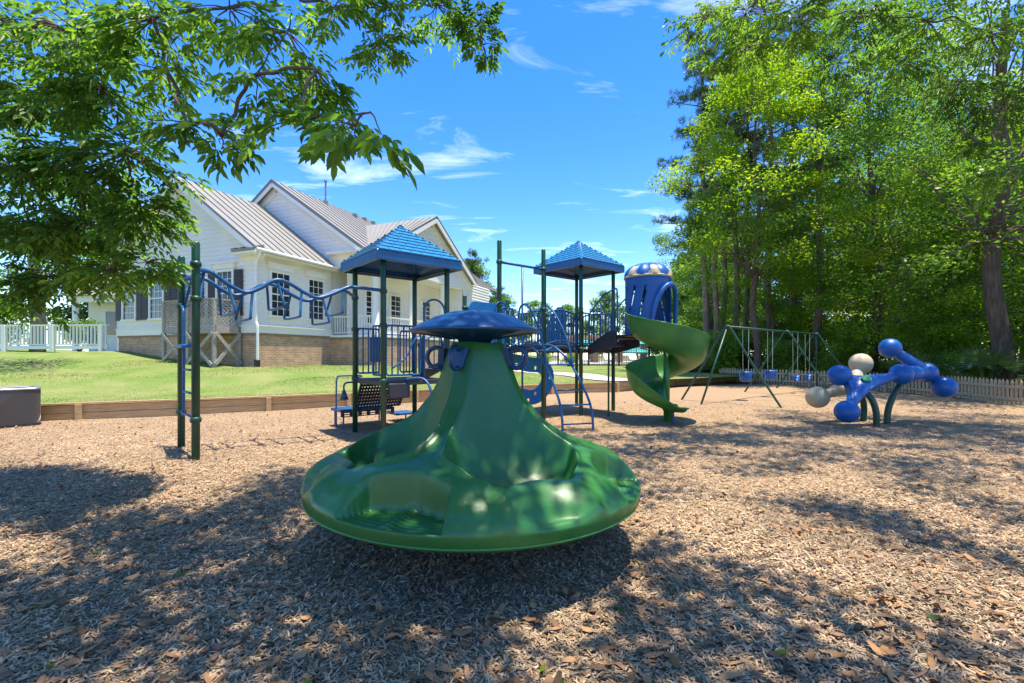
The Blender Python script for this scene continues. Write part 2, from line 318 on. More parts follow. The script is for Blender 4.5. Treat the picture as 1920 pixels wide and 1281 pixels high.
tag(mk('lawn_grass', V, np.arange(n * 3).reshape(-1, 3), M['blade']), 'short mown grass on the lawn behind the timber edging', 'grass', kind='stuff')

# ------------------------------------------------------------------ timber retaining wall
def retaining_wall():
    t = thing('timber_retaining_wall', 'low plank retaining wall with square posts edging the wood chips', 'retaining wall', (-6.5, 12.1, 0))
    pl = mk('plank', *box((0, 0, 0), (1, 0.05, 0.17)), M['timber']); pm = bevel(pl, 0.006).data; bpy.data.objects.remove(pl)
    for i in range(len(WALL) - 1):
        a = Vector((*WALL[i], 0)); b = Vector((*WALL[i + 1], 0)); L = (b - a).length; n = max(1, round(L / 2.0)); d = (b - a).normalized(); q = Matrix.Rotation(math.atan2(d.y, d.x), 3, 'Z').to_quaternion()
        nrm = Vector((d.y, -d.x, 0))
        for k in range(n):
            s = a + d * L * k / n; e = a + d * L * (k + 1) / n; c = (s + e) / 2
            for j in range(2):
                inst('plank', pm, (c.x, c.y, 0.075 + j * 0.178 + random.uniform(-.004, .004)), q, t, ((e - s).length - 0.006, 1, 1))
            inst('cap_board', pm, (c.x + nrm.x * 0.01, c.y + nrm.y * 0.01, 0.375), q @ Matrix.Rotation(R(90), 3, 'X').to_quaternion(), t, ((e - s).length - 0.004, 0.9, 0.75))
            v, f = box((0, 0, 0), (0.12, 0.09, 0.44)); p = mk('post', [q @ Vector(x) + s + nrm * 0.065 + Vector((0, 0, 0.15)) for x in v], f, M['timber'], t); bevel(p, 0.008)
retaining_wall()

# ------------------------------------------------------------------ picket fence
def picket_fence():
    P = [Vector((11.7, 25.3, 0)), Vector((14.1, 21.4, 0)), Vector((15.15, 18.3, 0)), Vector((15.2, 15.6, 0)), Vector((14.6, 12.6, 0)), Vector((13.6, 9.5, 0))]
    t = thing('picket_fence', 'low weathered wooden picket fence along the edge of the woods', 'fence', P[3])
    h = 0.74; v = [(-.045, -.01, 0), (.045, -.01, 0), (.045, -.01, h - .08), (.0, -.01, h), (-.045, -.01, h - .08)]; v += [(x, .01, z) for x, y, z in v]
    f = [(0, 1, 2, 3, 4), (9, 8, 7, 6, 5)] + [(i, i + 5, (i + 1) % 5 + 5, (i + 1) % 5) for i in range(5)]
    pk = mk('picket', v, f, M['picket']); pm = pk.data; bpy.data.objects.remove(pk)
    for i in range(len(P) - 1):
        d = P[i + 1] - P[i]; L = d.length; d.normalize(); ang = math.atan2(d.y, d.x); n = int(L / 0.145)
        for k in range(n):
            c = P[i] + d * (k + .5) * L / n
            inst('picket', pm, (c.x, c.y, gz(c.x, c.y) + 0.03 + random.uniform(-.012, .012)), Matrix.Rotation(ang + random.uniform(-.05, .05), 3, 'Z').to_quaternion() @ Matrix.Rotation(random.uniform(-.02, .02), 3, 'Y').to_quaternion(), t)
        s = Vector((-d.y, d.x, 0)) * -0.035
        for z in (0.2, 0.55): mk('rail', *beam(P[i] + s + Vector((0, 0, z)), P[i + 1] + s + Vector((0, 0, z)), 0.04, 0.08), M['picket'], t)
        mk('post', *box(P[i] + s * 2.6 + Vector((0, 0, 0.33)), (0.09, 0.09, 0.72)), M['picket'], t)
picket_fence()

# ------------------------------------------------------------------ clubhouse
E = Vector((0.931, -0.366, 0)).normalized(); Wv = Vector((0.366, 0.931, 0)).normalized(); C1 = Vector((-9.6, 17, 0)); UP = Vector((0, 0, 1))
def hp(u, v, z): return C1 + E * u + Wv * v + UP * z
house = thing('clubhouse', 'white clapboard clubhouse on a brick base with brown metal roofs', 'house', hp(0, 0, 1.0))
def brick_wall(a, b, z0, z1, name='brick_base'):
    a = Vector(a); b = Vector(b); o = mk(name, [a + UP * z0, b + UP * z0, b + UP * z1, a + UP * z1], [(0, 1, 2, 3)], M['brick'], house)
    uv = o.data.uv_layers.new(name='UVMap'); L = (b - a).length
    for i, c in enumerate([(0, 0), (L, 0), (L, z1 - z0), (0, z1 - z0)]): uv.data[i].uv = c
    mk('rowlock_course', *boxa((a + b) / 2 + UP * (z1 - 0.045), b - a, UP.cross(b - a), UP, L + 0.05, 0.07, 0.085), M['brickpier'], o)
    return o
def siding(a, b, z0, zl, zr, out, peak=None, name='siding', step=0.175):
    """lapped boards from a to b; top follows a straight line zl..zr or a gable with peak (fraction, z)"""
    a = Vector(a); b = Vector(b); d = b - a; parts = []; z = z0; top = max(zl, zr) if not peak else peak[1]
    def ext(z):
        if not peak: return (0, 1)
        f, pz = peak
        l = 0 if z <= zl else f * (z - zl) / (pz - zl); r = 1 if z <= zr else 1 - (1 - f) * (z - zr) / (pz - zr); return (min(l, f), max(r, f))
    while z < top - 0.02:
        z2 = min(z + step, top); l0, r0 = ext(z); l1, r1 = ext(z2)
        v = [a + d * l0 + out * 0.036 + UP * z, a + d * r0 + out * 0.036 + UP * z, a + d * r1 + out * 0.008 + UP * z2, a + d * l1 + out * 0.008 + UP * z2, a + d * l0 + out * 0.002 + UP * z, a + d * r0 + out * 0.002 + UP * z]
        parts.append((v, [(0, 1, 2, 3), (4, 5, 1, 0)])); z = z2
    o = mk(name, *join(parts), M['siding'], house); o['kind'] = 'stuff'; return o
def board(name, a, b, w, h, m=None, par=None, up=(0, 0, 1)): return mk(name, *beam(a, b, w, h, up), m or M['white'], par or house)
def roof(pts, n_seam, par_edges, name='roof'):
    """slab from ridge a-b to eave d-c (pts a,b,c,d) with standing seams running ridge to eave"""
    a, b, c, d = [Vector(p) for p in pts]; nrm = (b - a).cross(d - a).normalized()
    if nrm.z < 0: nrm = -nrm
    v = [a, b, c, d] + [p - nrm * 0.10 for p in (a, b, c, d)]
    o = mk(name, v, [(0, 1, 2, 3), (7, 6, 5, 4), (0, 4, 5, 1), (1, 5, 6, 2), (2, 6, 7, 3), (3, 7, 4, 0)], M['roofmetal'], house)
    for k in range(n_seam + 1):
        t = k / n_seam; p = a.lerp(b, t); q = d.lerp(c, t)
        mk('seam', *beam(p + nrm * 0.02, q + nrm * 0.02, 0.03, 0.045, nrm), M['roofmetal'], o)
    return o
def window(c, right, out, w, h, cols=3, rows=6, shutters=False, hood=True):
    r = Vector(right).normalized(); out = Vector(out).normalized(); c = Vector(c)
    o = mk('window', *join([boxa(c + r * s * (w / 2 + .05) + out * .04, r, out, UP, .10, .09, h + .2) for s in (-1, 1)] + [boxa(c + UP * (h / 2 + .05) + out * .04, r, out, UP, w, .088, .10), boxa(c - UP * (h / 2 + .05) + out * .05, r, out, UP, w + .26, .13, .09)]), M['white'], house)
    mk('pane', *boxa(c + out * .032, r, out, UP, w, .01, h), M['glass'], o)
    for i in range(1, cols): mk('muntin', *boxa(c + r * (i / cols - .5) * w + out * .044, r, out, UP, .022, .014, h), M['white'], o)
    for j in range(1, rows): mk('muntin', *boxa(c + UP * (j / rows - .5) * h + out * (.052 if j * 2 == rows else .045), r, out, UP, w, .022, .05 if j * 2 == rows else .022), M['white'], o)
    if hood: mk('window_hood', *join([boxa(c + UP * (h / 2 + .21) + out * .06, r, out, UP, w + .3, .12, .2), boxa(c + UP * (h / 2 + .33) + out * .09, r, out, UP, w + .46, .19, .05)]), M['white'], o)
    if shutters:
        for s in (-1, 1):
            sh = mk('shutter', *boxa(c + r * s * (w / 2 + .33) + out * .05, r, out, UP, .42, .04, h + .1), M['shutter'], house)
            for k in range(14): mk('louver', *boxa(c + r * s * (w / 2 + .33) + out * .075 + UP * ((k + .5) / 14 - .5) * h, r, out + UP * .6, UP, .32, .03, .05), M['shutter'], sh)
ZB = 2.32; Z1 = 5.62; RU = -4.2; RZ = 8.72; sl = (RZ - Z1 - .1) / 4.2
brick_wall(hp(-8.4, 0, 0), hp(0, 0, 0), 0.5, ZB); brick_wall(hp(0, 0, 0), hp(0, 3.8, 0), 0.5, ZB)
siding(hp(-8.4, 0, 0), hp(0, 0, 0), ZB + .26, Z1, Z1, -Wv, (0.5, RZ - .05)); siding(hp(0, 0, 0), hp(0, 3.8, 0), ZB + .26, Z1 - .3, Z1 - .3, E)
board('water_table', hp(-8.45, -.03, ZB + .13), hp(.06, -.03, ZB + .13), .08, .26); board('water_table', hp(.03, -.07, ZB + .131), hp(.03, 3.8, ZB + .131), .08, .26)
board('water_table_cap', hp(-8.45, -.05, ZB + .28), hp(.1, -.05, ZB + .28), .13, .04); board('water_table_cap', hp(.05, -.11, ZB + .281), hp(.05, 3.8, ZB + .281), .13, .04)
board('frieze', hp(.03, -.05, Z1 - .2), hp(.03, 3.8, Z1 - .2), .06, .34)
mk('corner_board', *boxa(hp(.005, -.005, (ZB + Z1) / 2), E, Wv, UP, .1, .1, Z1 - ZB - .4), M['white'], house)
def zr(u): return RZ - sl * abs(u - RU)
roof([hp(RU, -.35, RZ), hp(RU, 3.82, RZ), hp(.42, 3.82, zr(.42)), hp(.42, -.35, zr(.42))], 10, None)
roof([hp(RU, -.35, RZ), hp(RU, 3.82, RZ), hp(-8.82, 3.82, zr(-8.82)), hp(-8.82, -.35, zr(-8.82))], 10, None)
for s in (-8.82, .42):
    board('rake_board', hp(RU, -.33, RZ - .19), hp(s, -.33, zr(s) - .19), .05, .2); board('rake_frieze', hp(RU, -.05, RZ - .33), hp(s, -.05, zr(s) - .33), .05, .3)
board('soffit', hp(.22, -.3, zr(.42) - .16), hp(.22, 3.8, zr(.42) - .16), .44, .04)
mk('gutter', *tube([hp(.46, -.36, zr(.42) - .06), hp(.46, 3.7, zr(.42) - .06)], .065, 10), M['white'], house)
board('eave_return', hp(-.75, -.2, zr(.42) - .12), hp(.44, -.2, zr(.42) - .12), .42, .14); roof([hp(-.75, -.02, zr(.42) + .12), hp(.44, -.02, zr(.42) + .12), hp(.44, -.45, zr(.42) - .02), hp(-.75, -.45, zr(.42) - .02)], 3, None, 'return_roof')
mk('downspout', *tube(smooth_path([hp(.44, -.2, zr(.42) - .1), hp(.40, -.18, zr(.42) - .3), hp(.13, -.1, zr(.42) - .55), hp(.13, -.1, 3.6), hp(.13, -.1, 2.75), hp(.2, -.1, 2.5), hp(.2, -.1, 1.25)], 5), .05, 8), M['white'], house)
mk('drain_boot', *boxa(hp(.2, -.12, 1.17), E, Wv, UP, .14, .16, .26), M['black'], house)
for v_, w_ in ((1.03, .85), (2.85, .8)):
    window(hp(.03, v_, 3.86), Wv, E, w_, 1.66); mk('apron_panel', *boxa(hp(.035, v_, 2.80), Wv, E, UP, w_ + .1, .05, .26), M['white'], house)
for u_ in (-1.56, -3.75, -5.65, -7.5): window(hp(u_, -.03, 3.86), E, -Wv, .8, 1.66, shutters=True)
# main block behind, its gable, cross gable and porch
RU2, RZ2 = -3.24, 9.75; s2 = .684
siding(hp(-8.4, 3.8, 0), hp(1.92, 3.8, 0), 5.4, 6.1, 6.1, -Wv, (0.5, RZ2 - .12)); 
def zr2(u): return RZ2 - s2 * abs(u - RU2)
roof([hp(RU2, 3.45, RZ2), hp(RU2, 18, RZ2), hp(2.1, 18, zr2(2.1)), hp(2.1, 3.45, zr2(2.1))], 30, None)
roof([hp(RU2, 3.45, RZ2), hp(RU2, 18, RZ2), hp(-8.9, 18, zr2(-8.9)), hp(-8.9, 3.45, zr2(-8.9))], 30, None)
for s in (-8.9, 2.1):
    board('rake_board', hp(RU2, 3.48, RZ2 - .19), hp(s, 3.48, zr2(s) - .19), .05, .2); board('rake_frieze', hp(RU2, 3.74, RZ2 - .36), hp(s, 3.74, zr2(s) - .36), .05, .34)
PV0, PV1, PVM, PU = 3.8, 12.6, 8.2, 2.5; RZ3 = 8.67; s3 = .58
def zr3(v): return RZ3 - s3 * abs(v - PVM)
uj = RU2 + (RZ2 - RZ3) / s2
roof([hp(uj, PVM, RZ3), hp(PU + .4, PVM, RZ3), hp(PU + .4, 3.4, zr3(3.4)), hp(RU2 + (RZ2 - zr3(3.4)) / s2, 3.4, zr3(3.4))], 12, None)
roof([hp(uj, PVM, RZ3), hp(PU + .4, PVM, RZ3), hp(PU + .4, 13, zr3(13)), hp(RU2 + (RZ2 - zr3(13)) / s2, 13, zr3(13))], 12, None)
siding(hp(PU, PV0, 0), hp(PU, PV1, 0), 5.95, 6.1, 6.1, E, (0.5, RZ3 - .12))
for s in (3.4, 13): board('rake_board', hp(PU + .38, PVM, RZ3 - .19), hp(PU + .38, s, zr3(s) - .19), .05, .2); board('rake_frieze', hp(PU + .06, PVM, RZ3 - .36), hp(PU + .06, s, zr3(s) - .36), .05, .34)
board('entablature', hp(PU - .12, PV0 - .1, 5.68), hp(PU - .12, PV1, 5.68), .34, .6); board('entablature', hp(0, PV0 + .07, 5.679), hp(PU - .3, PV0 + .07, 5.679), .3, .6)
board('porch_eave', hp(.1, 3.6, 5.98), hp(PU + .4, 3.6, 5.98), .45, .07)
board('porch_ceiling', hp(1.2, PV0 + .25, 5.5), hp(1.2, PV1, 5.5), 2.3, .05); board('porch_floor', hp(1.25, PV0 - .08, ZB), hp(1.25, PV1, ZB), 2.62, .1)
brick_wall(hp(0, PV0, 0), hp(PU, PV0, 0), .5, ZB - .06); brick_wall(hp(PU, PV0, 0), hp(PU, PV1, 0), .5, ZB - .06)
siding(hp(.9, PV0, 0), hp(.9, PV1, 0), ZB + .05, 5.5, 5.5, E); siding(hp(0, PV0 + 1.6, 0), hp(.9, PV0 + 1.6, 0), ZB + .05, 5.5, 5.5, -Wv)
siding(hp(.9, PV1 - .8, 0), hp(PU, PV1 - .8, 0), ZB + .05, 5.5, 5.5, -Wv); siding(hp(PU, PV1 - .8, 0), hp(PU, PV1 + 3, 0), ZB, 5.9, 5.9, E)
mk('wall_core', *boxa(hp(-4.2, 10.9, 3.2), E, Wv, UP, 8.3, 14, 5.4), M['siding'], house); mk('wall_core', *boxa(hp(.42, 11.7, 3.2), E, Wv, UP, .86, 12.5, 5.2), M['siding'], house); mk('wall_core', *boxa(hp(-4.2, 1.9, 3.2), E, Wv, UP, 8.3, 3.7, 5.0), M['siding'], house)
for v_ in (5.4, 7.3, 10.2): window(hp(.93, v_, 3.75), Wv, E, .8, 1.5, 2, 6, hood=False)
for v_ in (PV0 + .14, 6.7, 9.7, 12.2):
    c = hp(PU - .14, v_, 0); mk('column', *lathe([(.0, 2.37), (.2, 2.37), (.2, 2.5), (.165, 2.55), (.16, 3.6), (.135, 5.2), (.17, 5.25), (.19, 5.4), (.0, 5.4)], c, 20), M['white'], house, smooth=True)
def rail_run(par, a, b, z0, z1, gap, m, top=(.09, .06), bw=.035):
    a = Vector(a); b = Vector(b); n = int((b - a).length / gap)
    mk('handrail', *beam(a + UP * z1, b + UP * z1, *top), m, par); mk('bottom_rail', *beam(a + UP * z0, b + UP * z0, .05, .05), m, par)
    d = (b - a).normalized()
    for k in range(n):
        p = a.lerp(b, (k + .5) / n); mk('baluster', *boxa(p + UP * (z0 + z1) / 2, d, UP.cross(d), UP, bw, bw, z1 - z0 - .05), m, par)
rail_run(house, hp(.1, PV0 + .1, 0), hp(PU - .35, PV0 + .1, 0), 2.48, 3.2, .13, M['white'])
rail_run(house, hp(PU - .14, 4.2, 0), hp(PU - .14, 6.5, 0), 2.48, 3.2, .13, M['white'])
rail_run(house, hp(PU - .14, 6.95, 0), hp(PU - .14, 9.5, 0), 2.48, 3.2, .13, M['white'])
v0 = hp(RU2 + .35, 6.5, zr2(RU2 + .35)); mk('vent_pipe', *join([tube([v0, v0 + UP * 1.15], .05, 8), tube([v0 + UP * 1.15, v0 + UP * 1.25], .08, 8), tube([v0 - UP * .05, v0 + UP * .15], .13, 8)]), M['roofmetal'], house)
for k in range(4): p = hp(RU2 + .5, 8.6 + k * .8, zr2(RU2 + .5)); mk('roof_vent', *box(p + UP * .06, (.22, .22, .2)), M['roofmetal'], house)

# wooden landing in front of the gable wall
ld = thing('wooden_landing', 'weathered wood landing with lattice rails and crossed braces against the clubhouse', 'deck', hp(-2.1, -.5, 1.0))
u0, u1, p1 = -3.5, -.75, -1.08
mk('floor', *boxa(hp((u0 + u1) / 2, p1 / 2 - .02, 2.5), E, Wv, UP, u1 - u0, -p1 - .06, .06), M['oldwood'], ld)
for a, b in ((hp(u0, p1, 2.42), hp(u1, p1, 2.42)), (hp(u1 + .03, p1, 2.421), hp(u1 + .03, -.05, 2.421)), (hp(u0 - .03, p1, 2.421), hp(u0 - .03, -.05, 2.421))): mk('fascia', *beam(a, b, .05, .26), M['oldwood'], ld)
for uu, vv in ((u0, p1), (u1, p1), ((u0 + u1) / 2, p1), (u0, -.12), (u1, -.12)):
    g = hp(uu, vv, 0); z = lz(g.x, g.y) - .1; bevel(mk('post', *boxa(hp(uu, vv, (z + 3.5) / 2), E, Wv, UP, .11, .11, 3.5 - z), M['oldwood'], ld), .006)
def lattice(a, b, z0, z1):
    a = Vector(a); b = Vector(b); L = (b - a).length; d = (b - a) / L; H = z1 - z0; P = []; n = UP.cross(d)
    for sgn in (1, -1):
        x = -H
        while x < L:
            s0 = max(0, -x) if True else 0; s1 = min(H, L - x)
            if s1 > s0 + .02:
                q0 = x + s0; q1 = x + s1
                za, zb = (z0 + s0, z0 + s1) if sgn > 0 else (z1 - s0, z1 - s1)
                P.append(beam(a + d * q0 + UP * za + n * .008 * sgn, a + d * q1 + UP * zb + n * .008 * sgn, .012, .04, n.cross(Vector((0, 0, 1))) + UP))
            x += .15
    o = mk('lattice_panel', *join(P), M['oldwood'], ld); o['kind'] = 'stuff'
    mk('top_rail', *beam(a + UP * (z1 + .03), b + UP * (z1 + .03), .13, .05), M['oldwood'], ld)
lattice(hp(u0, p1, 0), hp(u1, p1, 0), 2.58, 3.48); lattice(hp(u1, p1, 0), hp(u1, -.1, 0), 2.58, 3.48); lattice(hp(u0, p1, 0), hp(u0, -.1, 0), 2.58, 3.48)
um = (u0 + u1) / 2
for a, b in ((hp(u0, p1 - .07, 1.25), hp(um, p1 - .07, 2.3)), (hp(u0, p1 - .1, 2.3), hp(um, p1 - .1, 1.2)), (hp(um, p1 - .07, 1.15), hp(u1, p1 - .07, 2.3)), (hp(um, p1 - .1, 2.3), hp(u1, p1 - .1, 1.12)), (hp(u1 + .07, p1, 1.15), hp(u1 + .07, -.1, 2.3)), (hp(u1 + .1, p1, 2.3), hp(u1 + .1, -.1, 1.15))):
    mk('brace', *beam(a, b, .035, .12), M['oldwood'], ld)

# white ramp railing and cottage beyond it, far left
wr = thing('white_ramp_railing', 'long white baluster railing beside the left end of the clubhouse', 'railing', (-20, 20.2, 1.7))
a, b = Vector((-26, 20.6, 0)), Vector((-17.75, 19.9, 0)); rail_run(wr, a, b, 1.95, 2.8, .17, M['white'], (.16, .07), .055)
mk('skirt_board', *beam(a + UP * 1.82, b + UP * 1.82, .05, .16), M['white'], wr)
for k in range(4): p = a.lerp(b, (k + .4) / 3.5); mk('post', *box(p + UP * 2.22 - Vector((0, .06, 0)), (.15, .15, 1.2)), M['white'], wr)
ct = thing('white_cottage', 'small white cottage with a columned porch beyond the ramp railing', 'house', (-24, 31, 1.7))
mk('wall', *box((-24, 33, 3.6), (9, 5, 4)), M['siding'], ct)
mk('roof', [(-29, 29, 5.3), (-19, 29, 5.3), (-19, 33, 7.6), (-29, 33, 7.6), (-19, 37, 5.3), (-29, 37, 5.3)], [(0, 1, 2, 3), (3, 2, 4, 5), (1, 4, 2), (0, 3, 5)], M['roofmetal'], ct)
mk('porch_beam', *box((-24, 29.4, 5.1), (9.4, .3, .4)), M['white'], ct)
for x in (-28.3, -25.4, -22.6, -19.7): mk('column', *lathe([(.17, 1.6), (.17, 4.95)], (x, 29.4, 0), 14), M['white'], ct, smooth=True)
for x in (-26.8, -24, -21.2): w = mk('window', *box((x, 30.47, 3.6), (1.1, .1, 1.8)), M['white'], ct); mk('pane', *box((x, 30.4, 3.6), (.85, .04, 1.55)), M['glass'], w)

# perforated bin
bn = thing('litter_bin', 'square dark perforated metal litter bin with a pale rim at the left edge', 'bin', (-10.66, 9.62, 0))
bc = Vector((-10.66, 9.62, 0)); HB = .45
def sq(a, r): c_, s_ = math.cos(a), math.sin(a); k = (abs(c_) ** 9 + abs(s_) ** 9) ** (-1 / 9); return Matrix.Rotation(R(46), 3, 'Z') @ Vector((c_ * k * r, s_ * k * r, 0))
def sqlathe(prof, n=96): 
    V = [bc + sq(2 * math.pi * k / n + .01, r) + UP * z for r, z in prof for k in range(n)]
    return V, [(i * n + k, i * n + (k + 1) % n, (i + 1) * n + (k + 1) % n, (i + 1) * n + k) for i in range(len(prof) - 1) for k in range(n)]
def perf():
    P = []
    for sgn in (1, -1):
        for k in range(110):
            P.append(tube([bc + sq(2 * math.pi * k / 110 + sgn * j * .07, HB + sgn * .003) + UP * (.04 + j * .0435) for j in range(18)], .006, 4, caps=False))
    return join(P)
o = mk('mesh_side', *perf(), mat('bin_mesh', (0.16, 0.14, 0.125), 0.4, metal=0.3), bn); o['kind'] = 'stuff'
mk('liner', *sqlathe([(.01, .03), (HB - .02, .03), (HB - .02, .78), (HB - .08, .78), (HB - .1, .70), (.01, .68)]), M['deck'], bn)
mk('rim', *sqlathe([(HB - .09, .785), (HB - .07, .80), (HB + .01, .80), (HB + .018, .785), (HB + .012, .765)]), M['chrome'], bn, smooth=True)
mk('base_hoop', *sqlathe([(HB - .01, .05), (HB + .015, .05), (HB + .015, .0), (HB - .02, .0)]), M['black'], bn)

# ------------------------------------------------------------------ mountain spinner
def build_spinner():
    c = Vector((-.31, 3.79, 0)); t = thing('mountain_spinner', 'large green mountain-shaped spinner with scooped seats and a dark blue cap', 'spinner', c)
    ra = np.array([.21, .24, .28, .33, .42, .55, .70, .85, 1.0, 1.12, 1.22, 1.29, 1.325]); za = np.array([1.61, 1.58, 1.46, 1.30, 1.12, .97, .875, .81, .755, .71, .655, .595, .535])
    rv = np.array([.21, .24, .28, .33, .42, .52, .64, .76, .88, .96, 1.01, 1.05, 1.12, 1.22, 1.29, 1.325]); zv = np.array([1.61, 1.55, 1.34, 1.12, .87, .705, .585, .53, .515, .545, .64, .71, .71, .655, .595, .535])
    NP, NR = 640, 150; rho = np.concatenate([np.linspace(.21, .5, 34), np.linspace(.5, 1.325, NR - 34 + 1)[1:]]); NRr = len(rho)
    def pin(r_, xs, ys, h=.03): return sum(np.interp(np.clip(r_ + h * k, xs[0], xs[-1]), xs, ys) * w for k, w in ((-1, .1), (-.66, .15), (-.33, .16), (0, .18), (.33, .16), (.66, .15), (1, .1)))
    def sm(e0, e1, x): u = np.clip((x - e0) / (e1 - e0), 0, 1); return u * u * (3 - 2 * u)
    V = []; ph = np.arange(NP) / NP * 2 * np.pi; S90 = np.pi / 2
    dr = (ph - R(-19) + S90 / 2) % S90 - S90 / 2          # angle from the nearest ridge / step
    ad = np.abs(dr) 
    rows = []
    for r_ in rho:
        zr_ = pin(r_, ra, za); 
        lipshift = .045 * np.cos(12 * dr) * sm(.25, .5, ad)
        zv_ = pin(r_ - lipshift * sm(.7, 1., r_), rv, zv)
        half = np.interp(r_, [.21, .35, .6, .85, 1.0, 1.05], [.28, .17, .08, .14, .34, .46]); sft = np.interp(r_, [.21, .4, .7, 1.0], [.26, .20, .15, .13])
        ex = np.interp(r_, [.21, .6, .9, 1.05], [1.9, 2.3, 4.5, 6.0]); xx = np.clip((ad - half) / (S90 / 2 - half), 0, 1); xx = np.where(xx < .12, xx * xx / .24, xx - .06) / .94; w = 1 - (1 - xx) ** ex; z = zr_ * (1 - w) + zv_ * w
        z = z + .035 * np.exp(-((ad - half - .02) / .05) ** 2) * sm(.3, .5, r_) * (1 - sm(.95, 1.05, r_))   # rolled edge of each scoop
        # step pocket
        hw = .285 - .05 * sm(1.1, 1.3, 1.35 - r_ + 1.0 - .35)
        back = .99 + .10 * (ad / .26) ** 2
        k = (1 - sm(.250, .282, ad)) * sm(back - .018, back + .018, r_ + 0 * ad); floor = .50 + .0025 * math.sin(r_ * 150)
        rib = .022 * np.exp(-(dr / .035) ** 2)
        z = z * (1 - k) + np.minimum(z, floor + rib) * k
        rows.append(z)
    Z = np.array(rows)
    for i, r_ in enumerate(rho):
        for j in range(NP): V.append((c.x + r_ * math.sin(ph[j]), c.y - r_ * math.cos(ph[j]), Z[i, j]))
    ext = [(1.336, None), (1.345, .515), (1.347, .50), (1.338, .44), (1.325, .425), (1.318, .415), (1.30, .40), (1.1, .37), (.5, .36), (.12, .36)]
    for r_, z_ in ext:
        for j in range(NP): V.append((c.x + r_ * math.sin(ph[j]), c.y - r_ * math.cos(ph[j]), Z[-1, j] - .012 if z_ is None else z_))
    nr = NRr + len(ext); F = []
    for i in range(nr - 1):
        for j in range(NP): F.append((i * NP + j, i * NP + (j + 1) % NP, (i + 1) * NP + (j + 1) % NP, (i + 1) * NP + j))
    V = [Matrix.Rotation(R(0.9), 4, 'Y') @ Vector(((v[0] - c.x) * .985, (v[1] - c.y) * .985, v[2])) + c for v in V]
    mk('body', V, np.array(F)[:, ::-1], M['spin'], t, smooth=True)
    mk('rim_seam', *tube([c + Matrix.Rotation(R(0.9), 4, 'Y') @ Vector((1.315 * math.cos(a), 1.315 * math.sin(a), .432)) for a in np.linspace(0, 2 * math.pi, 97)[:-1]], .008, 6, True), M['slide'], t, smooth=True)
    mk('pedestal', *lathe([(.3, .38), (.26, .3), (.16, .25), (.14, -.05), (.0, -.05)], c, 24), M['black'], t, smooth=True)
    # cap: swirled disc
    V = []; NP2 = 192; prof = [(0, 1.862), (.06, 1.86), (.15, 1.848), (.25, 1.825), (.35, 1.79), (.44, 1.75), (.50, 1.722), (.525, 1.712), (.54, 1.70), (.54, 1.688), (.52, 1.68), (.46, 1.685), (.38, 1.675), (.28, 1.66), (.2, 1.645), (.15, 1.63), (.13, 1.60), (.0, 1.60)]
    for i, (r_, z_) in enumerate(prof):
        for j in range(NP2):
            a = 2 * math.pi * j / NP2; s = (a * 8 / (2 * math.pi) + r_ * 3.2) % 1.0; dz = 0
            if i <= 6: dz = .022 * (s if s < .8 else (1 - s) * 4) * math.sin(math.pi * min(1, r_ / .5))
            if 10 < i < 15: dz = -.02 * max(0, math.cos(8 * a)) ** 8
            V.append((c.x + r_ * math.cos(a), c.y + r_ * math.sin(a), z_ + dz))
    F = [(i * NP2 + j, i * NP2 + (j + 1) % NP2, (i + 1) * NP2 + (j + 1) % NP2, (i + 1) * NP2 + j) for i in range(len(prof) - 1) for j in range(NP2)]
    mk('cap', V, np.array(F)[:, ::-1], M['navy'], t, smooth=True)
    for k in range(4):
        a = R(-19 + 90 * k); d = Vector((math.sin(a), -math.cos(a), 0)); s = Vector((math.cos(a), math.sin(a), 0))
        q = [c + d * (.265 + .16 * (1.55 - z)) + s * x * (.07 if z > 1.5 else .038) + UP * z for z, x in ((1.555, -1), (1.555, 1), (1.41, 1.0), (1.37, 0), (1.41, -1.0))]
        q = [p + d * .045 for p in q]; q2 = [p - d * .06 for p in q]
        hd = mk('handle_plate', q + q2, [(0, 1, 2, 3, 4), (9, 8, 7, 6, 5)] + [(i, i + 5, (i + 1) % 5 + 5, (i + 1) % 5) for i in range(5)], M['navy'], t); bevel(hd, .006, 2)
        cc = c + d * .365 + UP * 1.475; mk('handle_loop', *tube([cc + d * (.085 * math.cos(x)) + UP * (.085 * math.sin(x)) for x in np.linspace(0, 2 * math.pi, 25)[:-1]], .019, 10, True), M['navy'], t, smooth=True)
build_spinner()

# ------------------------------------------------------------------ play structure
E1 = Vector((1.0, .845, 0)); E2 = Vector((-.845, 1.0, 0)); e1 = E1.normalized(); e2 = E2.normalized(); S = E1.length
B0 = Vector((-2.27, 8.0, 0)); D1, H1, H2 = 1.03, 1.64, 2.0
pst = thing('play_structure', 'large blue and green play structure with two roofed towers, overhead ladder and spiral slide', 'playground', B0 + Vector((2, 3, -.06)))
def G(i, j): return B0 + E1 * i + E2 * j
pr = .050
def post(p, top, clamps=(), name='post', r=pr, m=None):
    z0 = gz(p.x, p.y) - .1
    o = mk(name, *tube([(p.x, p.y, z0), (p.x, p.y, top - .03), (p.x, p.y, top - .008), (p.x, p.y, top)], [r, r, r * .8, r * .3], 16), m or M['green'], pst, smooth=True)
    for z in clamps: mk('clamp', *lathe([(r, z - .04), (r + .012, z - .035), (r + .02, z), (r + .012, z + .035), (r, z + .04)], (p.x, p.y, 0), 16), M['green'], o, smooth=True)
    return o
R1, R2 = 3.13, 3.70
A_, B_, D_, C_ = G(0, 1), G(0, 0), G(1, 0), G(1, 1)
post(A_, R1 + .1, (D1, 2.0, 2.62)); post(B_, R1 + .1, (D1, 2.02, 2.62)); post(D_, R1 + .1, (D1, 2.02)); post(C_, R1 + .1, (D1, 2.0))
